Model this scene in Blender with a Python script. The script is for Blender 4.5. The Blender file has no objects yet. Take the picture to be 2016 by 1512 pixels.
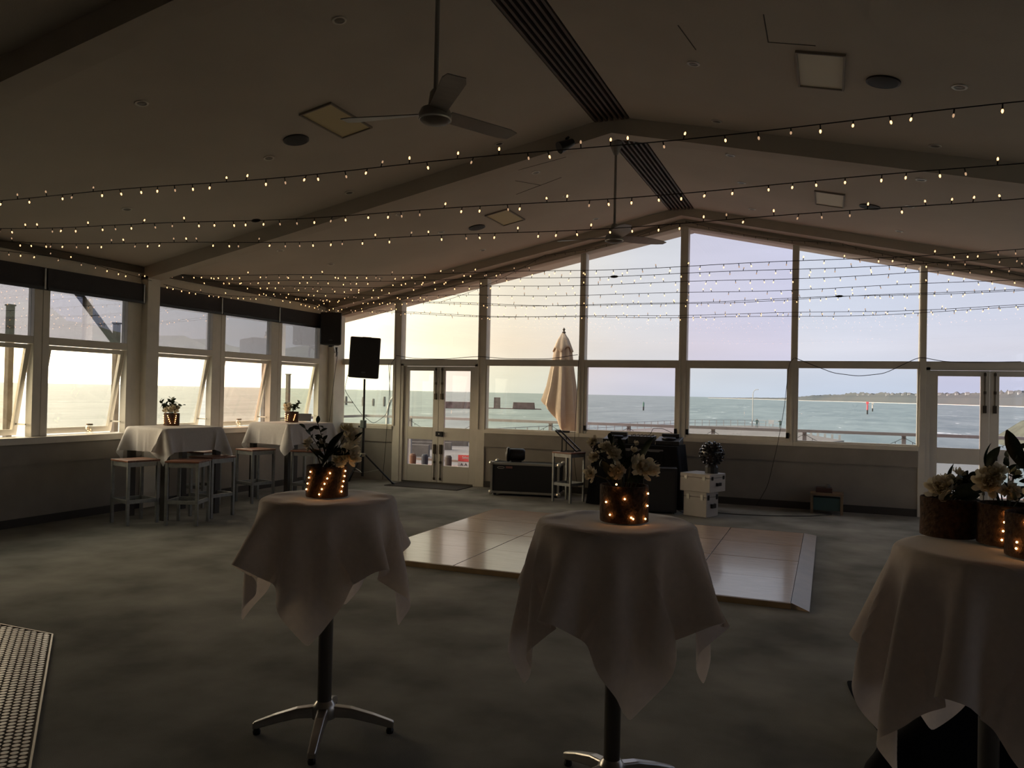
import bpy, bmesh, math, random
import numpy as np
from mathutils import Vector, Matrix, Euler
random.seed(7); np.random.seed(7)
SC = bpy.context.scene
COL = SC.collection
PI = math.pi

# ------------------------------------------------------------------ camera, sky, exposure
F_PX = 1572.28
YAW, PITCH, ROLL = math.radians(21.675), math.radians(0.628), math.radians(1.201)
EYE = Vector((0, 0, 1.56))
fw = Vector((-math.sin(YAW), math.cos(YAW), 0)); rt = Vector((math.cos(YAW), math.sin(YAW), 0)); up = Vector((0, 0, 1))
fw, up = fw*math.cos(PITCH)+up*math.sin(PITCH), up*math.cos(PITCH)-fw*math.sin(PITCH)
rt, up = rt*math.cos(ROLL)+up*math.sin(ROLL), up*math.cos(ROLL)-rt*math.sin(ROLL)
cd = bpy.data.cameras.new('camera'); cam = bpy.data.objects.new('camera', cd); COL.objects.link(cam)
cd.sensor_width = 36; cd.sensor_fit = 'HORIZONTAL'; cd.lens = F_PX/2016*36; cd.clip_start = .05; cd.clip_end = 60000
mw = Matrix((rt, up, -fw)).transposed().to_4x4(); mw.translation = EYE; cam.matrix_world = mw
SC.camera = cam
SC.view_settings.view_transform = 'Standard'; SC.view_settings.look = 'None'
SC.view_settings.exposure = 0.0; SC.view_settings.gamma = 1.0; SC.view_settings.use_curve_mapping = False

W = bpy.data.worlds.new('evening_sky'); SC.world = W; W.use_nodes = True
def build_world():
    nt = W.node_tree; N = nt.nodes; L = nt.links; N.clear()
    out = N.new('ShaderNodeOutputWorld'); bg = N.new('ShaderNodeBackground'); L.new(bg.outputs[0], out.inputs[0])
    tc = N.new('ShaderNodeTexCoord')
    nrm = N.new('ShaderNodeVectorMath'); nrm.operation = 'NORMALIZE'; L.new(tc.outputs['Generated'], nrm.inputs[0])
    # sunset glow: angle from a low sun to the left of the end wall
    dot = N.new('ShaderNodeVectorMath'); dot.operation = 'DOT_PRODUCT'; L.new(nrm.outputs[0], dot.inputs[0])
    a = math.radians(95); e = math.radians(3)
    dot.inputs[1].default_value = (-math.sin(a)*math.cos(e), math.cos(a)*math.cos(e), math.sin(e))
    mr = N.new('ShaderNodeMapRange'); L.new(dot.outputs['Value'], mr.inputs[0]); mr.inputs[1].default_value = -1; mr.inputs[2].default_value = 1
    cr = N.new('ShaderNodeValToRGB'); L.new(mr.outputs[0], cr.inputs[0])
    st = [(-1, (.45, .50, .60)), (-.28, (.70, .75, .87)), (-.09, (.74, .79, .90)), (.14, (.80, .81, .83)), (.29, (.98, .92, .77)),
          (.38, (1.3, 1.21, .99)), (.47, (2.0, 1.82, 1.45)), (.60, (4.0, 3.55, 2.8)), (.76, (7.0, 6.1, 4.8)), (1, (16, 13, 9.2))]
    els = cr.color_ramp.elements
    while len(els) < len(st): els.new(.5)
    for el, (d, c) in zip(els, st): el.position = (d+1)/2; el.color = (*c, 1)
    sx = N.new('ShaderNodeSeparateXYZ'); L.new(nrm.outputs[0], sx.inputs[0])
    er = N.new('ShaderNodeValToRGB'); L.new(sx.outputs[2], er.inputs[0])
    st = [(0, (.90, .93, .97)), (.035, (.98, .96, .96)), (.06, (1.06, .99, .96)), (.10, (1.0, .985, 1.0)), (.35, (.95, .97, 1.02)), (1, (.72, .78, .9))]
    els = er.color_ramp.elements
    while len(els) < len(st): els.new(.5)
    for el, (d, c) in zip(els, st): el.position = d; el.color = (*c, 1)
    mul = N.new('ShaderNodeMix'); mul.data_type = 'RGBA'; mul.blend_type = 'MULTIPLY'; mul.inputs[0].default_value = 1
    L.new(cr.outputs[0], mul.inputs[6]); L.new(er.outputs[0], mul.inputs[7])
    # soft stretched cloud streaks
    mp = N.new('ShaderNodeMapping'); L.new(nrm.outputs[0], mp.inputs[0]); mp.inputs['Scale'].default_value = (2.2, 2.2, 14)
    no = N.new('ShaderNodeTexNoise'); L.new(mp.outputs[0], no.inputs[0]); no.inputs['Scale'].default_value = 1.6; no.inputs['Detail'].default_value = 5
    cm = N.new('ShaderNodeMapRange'); L.new(no.outputs[0], cm.inputs[0]); cm.inputs[1].default_value = .3; cm.inputs[2].default_value = .7; cm.inputs[3].default_value = .93; cm.inputs[4].default_value = 1.06
    vm = N.new('ShaderNodeVectorMath'); vm.operation = 'SCALE'; L.new(mul.outputs[2], vm.inputs[0]); L.new(cm.outputs[0], vm.inputs[3])
    L.new(vm.outputs[0], bg.inputs[0]); bg.inputs[1].default_value = 1.0
build_world()

# ------------------------------------------------------------------ materials
MATS = {}
def mat(name, col, rough=.6, metal=0, var=0, scale=8, bump=0, bscale=None, spec=.5, trans=0, coat=0, stretch=None, col2=None, detail=4):
    if name in MATS: return MATS[name]
    m = bpy.data.materials.new(name); m.use_nodes = True; nt = m.node_tree; N = nt.nodes; L = nt.links
    b = N['Principled BSDF']; b.inputs['Base Color'].default_value = (*col, 1); b.inputs['Roughness'].default_value = rough
    b.inputs['Metallic'].default_value = metal; b.inputs['Specular IOR Level'].default_value = spec
    if coat: b.inputs['Coat Weight'].default_value = coat; b.inputs['Coat Roughness'].default_value = .08
    if var or bump or col2:
        tc = N.new('ShaderNodeTexCoord'); src = tc.outputs['Object']
        if stretch:
            mp = N.new('ShaderNodeMapping'); L.new(src, mp.inputs[0]); mp.inputs['Scale'].default_value = stretch; src = mp.outputs[0]
    if var or col2:
        no = N.new('ShaderNodeTexNoise'); L.new(src, no.inputs[0]); no.inputs['Scale'].default_value = scale; no.inputs['Detail'].default_value = detail
        r = N.new('ShaderNodeValToRGB'); L.new(no.outputs[0], r.inputs[0]); r.color_ramp.elements[0].position = .3; r.color_ramp.elements[1].position = .7
        c2 = col2 if col2 else tuple(min(1, c*(1+var)) for c in col); c1 = col if col2 else tuple(c*(1-var) for c in col)
        r.color_ramp.elements[0].color = (*c1, 1); r.color_ramp.elements[1].color = (*c2, 1); L.new(r.outputs[0], b.inputs['Base Color'])
    if bump:
        n2 = N.new('ShaderNodeTexNoise'); L.new(src, n2.inputs[0]); n2.inputs['Scale'].default_value = bscale or scale*4; n2.inputs['Detail'].default_value = 6
        bp = N.new('ShaderNodeBump'); bp.inputs['Strength'].default_value = bump; bp.inputs['Distance'].default_value = .01
        L.new(n2.outputs[0], bp.inputs['Height']); L.new(bp.outputs[0], b.inputs['Normal'])
    if trans:
        t = N.new('ShaderNodeBsdfTranslucent'); t.inputs[0].default_value = (*col, 1); mx = N.new('ShaderNodeMixShader'); mx.inputs[0].default_value = trans
        o = N['Material Output']; L.new(b.outputs[0], mx.inputs[1]); L.new(t.outputs[0], mx.inputs[2]); L.new(mx.outputs[0], o.inputs[0])
    MATS[name] = m; return m
def glass(name, tint, refl=1.0):
    if name in MATS: return MATS[name]
    m = bpy.data.materials.new(name); m.use_nodes = True; nt = m.node_tree; N = nt.nodes; L = nt.links; N.clear()
    o = N.new('ShaderNodeOutputMaterial'); t = N.new('ShaderNodeBsdfTransparent'); t.inputs[0].default_value = (*[c**.5 for c in tint], 1)
    g = N.new('ShaderNodeBsdfGlossy'); g.inputs['Roughness'].default_value = .0; g.inputs[0].default_value = (.95, .97, 1, 1)
    f = N.new('ShaderNodeLayerWeight'); f.inputs[0].default_value = .5      # facing term, Schlick reflectance of the two faces
    pw = N.new('ShaderNodeMath'); pw.operation = 'POWER'; L.new(f.outputs['Facing'], pw.inputs[0]); pw.inputs[1].default_value = 5
    k = N.new('ShaderNodeMath'); k.operation = 'MULTIPLY_ADD'; k.use_clamp = True; L.new(pw.outputs[0], k.inputs[0]); k.inputs[1].default_value = .5; k.inputs[2].default_value = .04*refl
    mx = N.new('ShaderNodeMixShader'); L.new(k.outputs[0], mx.inputs[0]); L.new(t.outputs[0], mx.inputs[1]); L.new(g.outputs[0], mx.inputs[2]); L.new(mx.outputs[0], o.inputs[0])
    MATS[name] = m; return m
def emit(name, col, s, sample='AUTO'):
    if name in MATS: return MATS[name]
    m = bpy.data.materials.new(name); m.use_nodes = True; nt = m.node_tree; N = nt.nodes; L = nt.links; N.clear()
    o = N.new('ShaderNodeOutputMaterial'); e = N.new('ShaderNodeEmission'); e.inputs[0].default_value = (*col, 1); e.inputs[1].default_value = s
    L.new(e.outputs[0], o.inputs[0]); m.cycles.emission_sampling = sample; MATS[name] = m; return m

M_CEIL = mat('ceiling_paint', (.53, .475, .41), .85, var=.06, scale=1.2, bump=.15, bscale=120)
M_BEAM = mat('beam_paint', (.50, .44, .37), .7, var=.06, scale=3)
M_WHITE = mat('window_paint', (.74, .70, .62), .5, var=.05, scale=6)
M_LOW = mat('wall_panel_paint', (.30, .275, .245), .6, var=.08, scale=4, bump=.05)
M_DOOR = mat('door_paint', (.68, .645, .58), .5, var=.04, scale=5)
M_CARPET = mat('carpet', (.165, .165, .152), .95, scale=1.5, bump=.6, bscale=260, spec=.1, col2=(.38, .375, .345))
M_BLACK = mat('black_plastic', (.012, .012, .014), .45, var=.2, scale=20)
M_BLACKM = mat('black_metal', (.015, .015, .016), .35, metal=.3)
M_GRILLE = mat('speaker_grille', (.014, .014, .015), .6, var=.4, scale=400, bump=.4, bscale=500)
M_CLOTH = mat('linen_cloth', (.84, .755, .70), .85, var=.05, scale=40, bump=.12, bscale=420, trans=.30, spec=.15)
MATS['linen_cloth'].node_tree.nodes['Principled BSDF'].inputs['Sheen Weight'].default_value = .8
MATS['linen_cloth'].node_tree.nodes['Principled BSDF'].inputs['Sheen Roughness'].default_value = .35
M_CLOTHW = mat('white_cloth', (.72, .70, .68), .85, var=.04, scale=40, bump=.1, bscale=420, trans=.2, spec=.15)
M_BCLOTH = mat('black_cloth', (.010, .010, .011), .95, bump=.2, bscale=300, spec=.1)
M_CHROME = mat('table_metal', (.42, .41, .40), .28, metal=.9, var=.1, scale=10)
M_STOOL = mat('galvanised_metal', (.30, .31, .30), .42, metal=.55, var=.18, scale=14)
M_WOOD = mat('seat_wood', (.20, .085, .05), .4, var=.3, scale=6, stretch=(1, 12, 1))
M_PARQ = mat('dance_floor_timber', (.50, .36, .27), .22, var=.14, scale=5, stretch=(1, 8, 1), coat=.25)
M_PARQE = mat('dance_floor_edge', (.42, .30, .18), .4, var=.15, scale=6)
M_RIDGE = mat('ridge_slat_paint', (.10, .075, .065), .6, var=.1)
M_RIDGED = mat('ridge_gap', (.018, .014, .013), .9)
M_ALU = mat('case_aluminium', (.45, .44, .40), .4, metal=.6, var=.1)
M_CASE = mat('case_laminate', (.014, .015, .018), .55)
M_CORK = mat('cork_bark', (.12, .062, .034), .9, scale=60, bump=.9, bscale=90, col2=(.04, .02, .012), detail=8)
M_LEAF = mat('dark_leaf', (.022, .04, .018), .4, var=.35, scale=12)
M_LEAF2 = mat('grey_green_leaf', (.06, .08, .045), .5, var=.3, scale=12)
M_PETAL = mat('cream_petal', (.78, .70, .54), .7, var=.1, scale=20, trans=.45)
M_PETAL2 = mat('yellow_petal', (.72, .63, .38), .7, var=.1, scale=20, trans=.45)
M_STEM = mat('stem_green', (.05, .055, .03), .6)
M_WIRE = mat('string_wire', (.012, .011, .010), .6)
M_FAN = mat('fan_enamel', (.30, .28, .26), .35, var=.05)
M_GREYP = mat('dark_blind_fabric', (.045, .043, .05), .8, var=.1, scale=60)
M_MAT = mat('door_mat_pile', (.045, .04, .036), .95, bump=.6, bscale=300)
M_CASEW = mat('white_case_laminate', (.40, .375, .35), .45, var=.05)
M_BULB = emit('fairy_bulb_glow', (1, .50, .19), 4.0, 'NONE')
M_BULBD = emit('fairy_bulb_dim', (1, .62, .36), .55, 'NONE')
M_BULBP = emit('pot_bulb_glow', (1, .45, .13), 24)

# ------------------------------------------------------------------ mesh helpers
class MB:
    def __init__(s): s.v = []; s.f = []; s.m = []
    def add(s, vs, fs, mi=0):
        o = len(s.v); s.v += [tuple(v) for v in vs]; s.f += [tuple(o+i for i in f) for f in fs]; s.m += [mi]*len(fs); return s
    def box(s, x0, x1, y0, y1, z0, z1, mi=0):
        return s.add([(x0,y0,z0),(x1,y0,z0),(x1,y1,z0),(x0,y1,z0),(x0,y0,z1),(x1,y0,z1),(x1,y1,z1),(x0,y1,z1)],
                     [(0,3,2,1),(4,5,6,7),(0,1,5,4),(1,2,6,5),(2,3,7,6),(3,0,4,7)], mi)
    def hexa(s, p, mi=0):   # 8 points, bottom 4 then top 4
        return s.add(p, [(0,3,2,1),(4,5,6,7),(0,1,5,4),(1,2,6,5),(2,3,7,6),(3,0,4,7)], mi)
    def bar(s, a, b, w, h, upv=(0,0,1), mi=0):  # rectangular bar between two points
        a = Vector(a); b = Vector(b); d = (b-a).normalized(); u = Vector(upv)
        if abs(d.dot(u)) > .99: u = Vector((0,1,0))
        sd = d.cross(u).normalized(); u = sd.cross(d)
        q = [(-w/2,-h/2),(w/2,-h/2),(w/2,h/2),(-w/2,h/2)]
        return s.hexa([a+sd*x+u*y for x, y in q]+[b+sd*x+u*y for x, y in q], mi)
    def tube(s, pts, r, n=6, mi=0, caps=True):
        pts = [Vector(p) for p in pts]; k = len(pts); rs = r if isinstance(r, (list, tuple)) else [r]*k
        vs = []; prev = None
        for i, p in enumerate(pts):
            d = (pts[min(i+1,k-1)]-pts[max(i-1,0)])
            if d.length < 1e-9: d = Vector((0,0,1))
            d.normalize()
            if prev is None:
                u = Vector((0,0,1)) if abs(d.z) < .9 else Vector((1,0,0))
            else: u = prev
            x = d.cross(u)
            if x.length < 1e-6: x = d.orthogonal()
            x.normalize(); u = x.cross(d); prev = u
            for j in range(n):
                t = 2*PI*j/n; vs.append(p+(x*math.cos(t)+u*math.sin(t))*rs[i])
        fs = [(i*n+j, i*n+(j+1)%n, (i+1)*n+(j+1)%n, (i+1)*n+j) for i in range(k-1) for j in range(n)]
        if caps: fs += [tuple(range(n))[::-1], tuple(range((k-1)*n, k*n))]
        return s.add(vs, fs, mi)
    def lathe(s, prof, n=24, c=(0,0,0), mi=0, ax='z', cap=True):
        vs = []
        for r, z in prof:
            for j in range(n):
                t = 2*PI*j/n; p = (r*math.cos(t), r*math.sin(t), z)
                if ax == 'y': p = (p[0], p[2], p[1])
                if ax == 'x': p = (p[2], p[0], p[1])
                vs.append((p[0]+c[0], p[1]+c[1], p[2]+c[2]))
        k = len(prof)
        fs = [(i*n+j, i*n+(j+1)%n, (i+1)*n+(j+1)%n, (i+1)*n+j) for i in range(k-1) for j in range(n)]
        if cap: fs += [tuple(range(n))[::-1], tuple(range((k-1)*n, k*n))]
        return s.add(vs, fs, mi)
    def ball(s, c, r, n=10, m=6, mi=0, sc=(1,1,1)):
        vs = [(c[0], c[1], c[2]+r*sc[2])]; 
        for i in range(1, m):
            ph = PI*i/m
            for j in range(n):
                t = 2*PI*j/n; vs.append((c[0]+r*sc[0]*math.sin(ph)*math.cos(t), c[1]+r*sc[1]*math.sin(ph)*math.sin(t), c[2]+r*sc[2]*math.cos(ph)))
        vs.append((c[0], c[1], c[2]-r*sc[2])); e = len(vs)-1
        fs = [(0, 1+j, 1+(j+1)%n) for j in range(n)]
        fs += [(1+i*n+j, 1+(i+1)*n+j, 1+(i+1)*n+(j+1)%n, 1+i*n+(j+1)%n) for i in range(m-2) for j in range(n)]
        fs += [(e, 1+(m-2)*n+(j+1)%n, 1+(m-2)*n+j) for j in range(n)]
        return s.add(vs, fs, mi)
    def prism(s, poly, z0, z1, mi=0):
        n = len(poly)
        return s.add([(x,y,z0) for x,y in poly]+[(x,y,z1) for x,y in poly],
                     [tuple(range(n))[::-1], tuple(range(n,2*n))]+[(i,(i+1)%n,n+(i+1)%n,n+i) for i in range(n)], mi)
    def mesh(s, name, mats, smooth=False):
        me = bpy.data.meshes.new(name); me.from_pydata(s.v, [], s.f)
        for m in (mats if isinstance(mats, (list, tuple)) else [mats]): me.materials.append(m)
        me.polygons.foreach_set('material_index', s.m)
        bm = bmesh.new(); bm.from_mesh(me); bmesh.ops.recalc_face_normals(bm, faces=bm.faces); bm.to_mesh(me); bm.free()
        if smooth:
            me.polygons.foreach_set('use_smooth', [True]*len(me.polygons))
            try: me.set_sharp_from_angle(angle=math.radians(40))
            except Exception: pass
        me.update(); return me
    def build(s, name, mats, parent=None, smooth=False, world=True, bevel=0):
        o = bpy.data.objects.new(name, s.mesh(name, mats, smooth)); COL.objects.link(o)
        if parent is not None:
            o.parent = parent
            if world: o.data.transform(Matrix.Translation(-wloc(parent)))
        if bevel:
            b = o.modifiers.new('bevel', 'BEVEL'); b.width = bevel; b.segments = 2; b.limit_method = 'ANGLE'
        return o
def wloc(o):
    v = Vector(o.location)
    while o.parent: o = o.parent; v += Vector(o.location)
    return v
def tag(o, label=None, cat=None, group=None, kind=None):
    if label: o['label'] = label
    if cat: o['category'] = cat
    if group: o['group'] = group
    if kind: o['kind'] = kind
    return o
def empty(name, loc, label=None, cat=None, group=None, rz=0, kind=None):
    o = bpy.data.objects.new(name, None); COL.objects.link(o); o.location = loc; o.rotation_euler = (0, 0, rz); o.empty_display_size = .1
    return tag(o, label, cat, group, kind)
def inst(name, me, parent, loc=(0,0,0), rot=(0,0,0), scale=None):
    o = bpy.data.objects.new(name, me); COL.objects.link(o); o.parent = parent; o.location = loc; o.rotation_euler = rot
    if scale: o.scale = scale
    return o
def copy_tree(o, parent=None):
    c = o.copy(); COL.objects.link(c); c.parent = parent
    for ch in list(o.children): copy_tree(ch, c)
    return c

# ------------------------------------------------------------------ room shell
XL, XR, YB, YE, XRG = -8.20, 4.12, -4.2, 12.10, -2.05
ZR, SL, SR = 4.33, .207, .222
def cz(x): return ZR-SL*(XRG-x) if x < XRG else ZR-SR*(x-XRG)
S = lambda o: tag(o, kind='structure')

S(MB().box(XL-.1, XR+.1, YB-.1, YE+.1, -.12, 0).build('floor', M_CARPET))
# ceiling, two slopes and the recessed ridge trough
RX0, RX1 = -2.235, -1.865
m = MB()
for x0, x1 in ((XL-.1, RX0), (RX1, XR+.1)):
    m.hexa([(x0,YB-.1,cz(x0)),(x1,YB-.1,cz(x1)),(x1,YE+.1,cz(x1)),(x0,YE+.1,cz(x0)),(x0,YB-.1,cz(x0)+.15),(x1,YB-.1,cz(x1)+.15),(x1,YE+.1,cz(x1)+.15),(x0,YE+.1,cz(x0)+.15)])
ceil = S(m.build('ceiling', M_CEIL))
back = MB().box(RX0-.02, RX1+.02, YB, YE, 4.36, 4.42).build('ridge_backing', M_RIDGED, ceil)
for k in range(7):
    x = RX0+.026+k*.053
    MB().box(x-.011, x+.011, YB, YE, 4.285, 4.33).build('slat', M_RIDGE, ceil)
# fine plasterboard crack lines in the ceiling
def crack(pts):
    mm = MB()
    for a, b in zip(pts, pts[1:]):
        mm.bar((a[0], a[1], cz(a[0])-.001), (b[0], b[1], cz(b[0])-.001), .007, .003)
    mm.build('plaster_joint', mat('joint_dark', (.10, .085, .07), .9), ceil)  # plain dark colour for the joint lines
crack([(-1.0, 5.45), (-.94, 5.85)]); crack([(-.42, 5.2), (-.42, 5.62), (-.12, 5.62)])
crack([(-3.45, 8.65), (-3.28, 9.05), (-3.62, 9.12), (-3.0, 9.0)]) ; crack([(-3.3, 8.35), (-2.75, 8.4)])

def beam(y0, y1, off, name='roof_beam', lip=True):
    m = MB()
    for x0, x1 in ((XL, XRG), (XRG, XR)):
        a, b = cz(x0), cz(x1)
        m.hexa([(x0,y0,a-off),(x1,y0,b-off),(x1,y1,b-off),(x0,y1,a-off),(x0,y0,a+.02),(x1,y0,b+.02),(x1,y1,b+.02),(x0,y1,a+.02)])
    o = S(m.build(name, M_BEAM))
    return o
beam(-.6, -.38, .16); beam(3.60, 3.82, .17); beam(7.70, 7.92, .165); beam(11.72, 11.97, .125)
# cornice strips where the ceiling meets the side walls
S(MB().box(XL, XL+.07, YB, YE-.1, 2.985, 3.06).build('trim_1', mat('cornice_paint', (.10, .085, .07), .7)))
S(MB().box(XR-.07, XR, YB, YE-.1, 2.87, 2.95).build('trim_2', MATS['cornice_paint']))
# posts under the beams
def post(x0, x1, y0, y1, z1, name='column'):
    return S(MB().box(x0, x1, y0, y1, 0, z1).build(name, M_WHITE, bevel=.006))
for y0 in (-.6, 3.60, 7.70):
    post(XL-.08, XL+.14, y0, y0+.20, cz(XL)-.1); post(XR-.14, XR+.08, y0, y0+.20, cz(XR)-.1)
post(XL-.08, XL+.16, 11.80, 12.12, 2.98)

# lower walls
def lowwall(name, x0, x1, y0, y1, axis):
    m = MB(); m.box(x0, x1, y0, y1, 0, .89); o = m.build(name, M_LOW); S(o)
    return o
wl = lowwall('wall_left', XL-.06, XL+.08, YB, 11.82, 'y')
MB().box(XL+.08, XL+.105, YB, 11.82, .665, .885).build('wall_rail', M_LOW, wl)
MB().box(XL-.12, XL+.16, YB, 11.82, .89, .965).build('window_sill', M_WHITE, wl, bevel=.006)
MB().box(XL-.02, XL+.02, YB, 11.9, 2.83, 3.06).build('wall_head', M_WHITE, wl)
S(MB().box(XL+.08, XL+.10, YB, 11.82, 0, .09).build('baseboard_left', mat('baseboard_paint', (.05, .045, .04), .5)))
wr = lowwall('wall_right', XR-.08, XR+.06, YB, YE, 'y')
MB().box(XR-.16, XR+.12, YB, YE, .89, .965).build('window_sill', M_WHITE, wr)
MB().box(XR-.02, XR+.02, YB, YE, 2.72, 2.98).build('wall_head', M_WHITE, wr)
m = MB(); m.box(XL-.1, XR+.1, YB-.12, YB, 0, 4.6); S(m.build('wall_back', mat('rear_wall_paint', (.70, .66, .62), .8)))

# end wall: mullions, lower panels, transoms, sloping head
MU = [(-7.0,-6.86), (-5.411,-5.264), (-3.673,-3.581), (-2.11,-1.996), (-.518,-.429), (1.125,1.211), (2.72,2.83)]
def hz(x): return cz(x)-.232          # underside of the glazing head
ew = lowwall('wall_end', XL+.1, -7.0, YE-.02, YE+.1, 'x')
for x0, x1 in ((-5.264, 1.125), (2.83, XR)):
    MB().box(x0, x1, YE-.02, YE+.1, 0, .89).build('wall_panel', M_LOW, ew)
for x0, x1 in ((XL+.14, -7.0), (-5.264, -3.64), (-3.64, -2.05), (-2.05, -.47), (-.47, 1.125), (2.83, XR)):
    MB().box(x0, x1, YE-.045, YE-.02, .665, .885).build('wall_rail', M_LOW, ew)
    MB().box(x0, x1, YE-.06, YE+.14, .885, .945).build('window_sill', M_WHITE, ew, bevel=.005)
S(MB().box(-5.25, 1.12, YE-.045, YE-.02, 0, .10).build('baseboard_end', MATS['baseboard_paint']))
for a, b in MU:
    c = (a+b)/2
    z0 = 0 if c < -5 or c > 1 else .945
    MB().box(a, b, YE-.04, YE+.12, z0, hz(c)+.12).build('mullion', M_WHITE, ew, bevel=.004)
    MB().box(a+.012, a+.035, YE-.055, YE-.04, .95, hz(c)).build('mullion_bead', M_WHITE, ew)
m = MB()
for x0, x1 in ((XL, XRG), (XRG, XR)):
    for off0, off1, y0, y1 in ((.232, .10, YE-.10, YE+.12), (.205, .17, YE-.13, YE-.10)):
        m.hexa([(x0,y0,cz(x0)-off0),(x1,y0,cz(x1)-off0),(x1,y1,cz(x1)-off0),(x0,y1,cz(x0)-off0),(x0,y0,cz(x0)-off1),(x1,y0,cz(x1)-off1),(x1,y1,cz(x1)-off1),(x0,y1,cz(x0)-off1)])
m.build('glazing_head', M_BEAM, ew)
m = MB()
for x0, x1 in ((XL, XRG), (XRG, XR)):
    m.hexa([(x0,YE-.13,cz(x0)-.11),(x1,YE-.13,cz(x1)-.11),(x1,YE+.1,cz(x1)-.11),(x0,YE+.1,cz(x0)-.11),(x0,YE-.13,cz(x0)+.1),(x1,YE-.13,cz(x1)+.1),(x1,YE+.1,cz(x1)+.1),(x0,YE+.1,cz(x0)+.1)])
m.build('gable_infill', M_BEAM, ew)
edges = [XL+.14]+[v for ab in MU for v in ab]+[XR-.1]
bays = [(edges[i], edges[i+1]) for i in range(0, len(edges), 2)]
G0 = (.93, .93, .90)
tintU = [(1.0,.985,.88),(1.0,.985,.90),(.99,.97,.92),(.96,.97,.98),(.90,.87,.97),(.97,.985,1.0),(.99,.99,1.0),(1,1,1)]
tintL = [(.96,.98,.86),None,(.96,.97,.88),(.93,.89,.96),(.93,.96,.97),(.93,.96,.98),None,(1,1,1)]
for i, (a, b) in enumerate(bays):
    w = empty('window_%d' % (i+1), ((a+b)/2, YE, .95), kind='structure')
    # transom
    zt0 = 2.005 if i not in (1, 6) else 2.02
    MB().box(a, b, YE-.035, YE+.09, zt0, 2.10).build('transom', M_WHITE, w)
    p = MB(); y = YE+.02
    p.hexa([(a,y,2.10),(b,y,2.10),(b,y+.006,2.10),(a,y+.006,2.10),(a,y,hz(a)+.03),(b,y,hz(b)+.03),(b,y+.006,hz(b)+.03),(a,y+.006,hz(a)+.03)])
    p.build('pane', glass('glass_upper_%d' % i, tintU[i]), w)
    if i == 4 or i == 3:   # pane split under the ridge is still one sheet
        pass
    if i in (1, 6): continue
    # lower sash frame
    f = MB(); s_ = .05 if i in (3, 4) else .018
    f.box(a, a+s_, YE-.03, YE+.05, .945, zt0); f.box(b-s_, b, YE-.03, YE+.05, .945, zt0)
    f.box(a+s_, b-s_, YE-.03, YE+.05, .945, .945+s_*1.25); f.box(a+s_, b-s_, YE-.03, YE+.05, zt0-s_*.4, zt0)
    f.build('sash', M_WHITE, w, bevel=.004)
    MB().box(a+s_, b-s_, y, y+.006, .945+s_*1.2, zt0).build('pane', glass('glass_lower_%d' % i, tintL[i]), w)
    if i in (3, 4):
        for x in (a+.03, b-.03): MB().box(x-.02, x+.02, YE-.045, YE-.03, .99, 1.07).build('latch', M_BLACKM, w)

# doors (pairs) in the end wall
def door_pair(n0, x0, x1, tints):
    fr = MB(); fr.box(x0, x0+.05, YE-.03, YE+.1, 0, 2.02); fr.box(x1-.05, x1, YE-.03, YE+.1, 0, 2.02); fr.box(x0, x1, YE-.03, YE+.1, 1.985, 2.03)
    xm = (x0+x1)/2
    S(fr.build('trim_%d' % (n0+10), M_DOOR))
    for k, (a, b) in enumerate(((x0+.05, xm-.003), (xm+.003, x1-.05))):
        d = empty('door_%d' % (n0+k), ((a+b)/2, YE, 0), kind='structure')
        y0, y1 = YE+.0, YE+.045; st = .10
        fo = st if k == 0 else .115; fi = .115 if k == 0 else .10
        fo, fi = .095, .105
        l_, r_ = (a+fo, b-fi) if k == 0 else (a+fi, b-fo)
        m = MB(); m.box(a, l_, y0, y1, .02, 1.98); m.box(r_, b, y0, y1, .02, 1.98)
        for z0, z1 in ((.02, .305), (.735, .945), (1.905, 1.98)): m.box(l_, r_, y0, y1, z0, z1)
        m.build('leaf', M_DOOR, d, bevel=.004)
        MB().box(l_, r_, y0+.02, y0+.026, .945, 1.905).build('pane', glass('glass_door_%d_%d' % (n0, k), tints[k]), d)
        MB().box(l_, r_, y0+.02, y0+.026, .305, .735).build('pane', glass('glass_doorlow', (.92, .93, .95)), d)
        xb = b-.055 if k == 0 else a+.055
        for z0, z1 in ((.06, .66), (1.42, 1.96)):     # tower bolts
            bt = MB(); bt.tube([(xb, y0-.012, z0), (xb, y0-.012, z1)], .007, 6)
            for z in (z0+.02, (z0+z1)/2, z1-.03): bt.box(xb-.014, xb+.014, y0-.02, y0, z-.02, z+.02)
            bt.box(xb-.02, xb+.02, y0-.022, y0, (z1-.16 if z0 < 1 else z0), (z1 if z0 < 1 else z0+.10))
            bt.build('tower_bolt', mat('bolt_bronze', (.07, .055, .04), .4, metal=.7), d)
        if k == 1:
            lk = MB().box(a-.035, a+.09, y0-.035, y0, .80, .88).build('lock', M_BLACKM, d, bevel=.004)
            MB().lathe([(.012, 0), (.012, .006)], 10, (a+.03, y0-.041, .84), ax='y').build('keyhole', M_ALU, lk)
for n_, (a, b) in enumerate(((-6.86,-5.411),(1.211,2.72))): S(MB().box(a, b, YE-.02, YE+.14, -.12, .018).build('trim_%d' % (n_+20), mat('threshold_timber', (.10,.085,.07), .7)))
door_pair(1, -6.86, -5.411, ((.97,.98,.88), (.97,.90,.90)))
door_pair(3, 1.211, 2.72, ((.93,.88,.96), (.94,.90,.97)))

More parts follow.
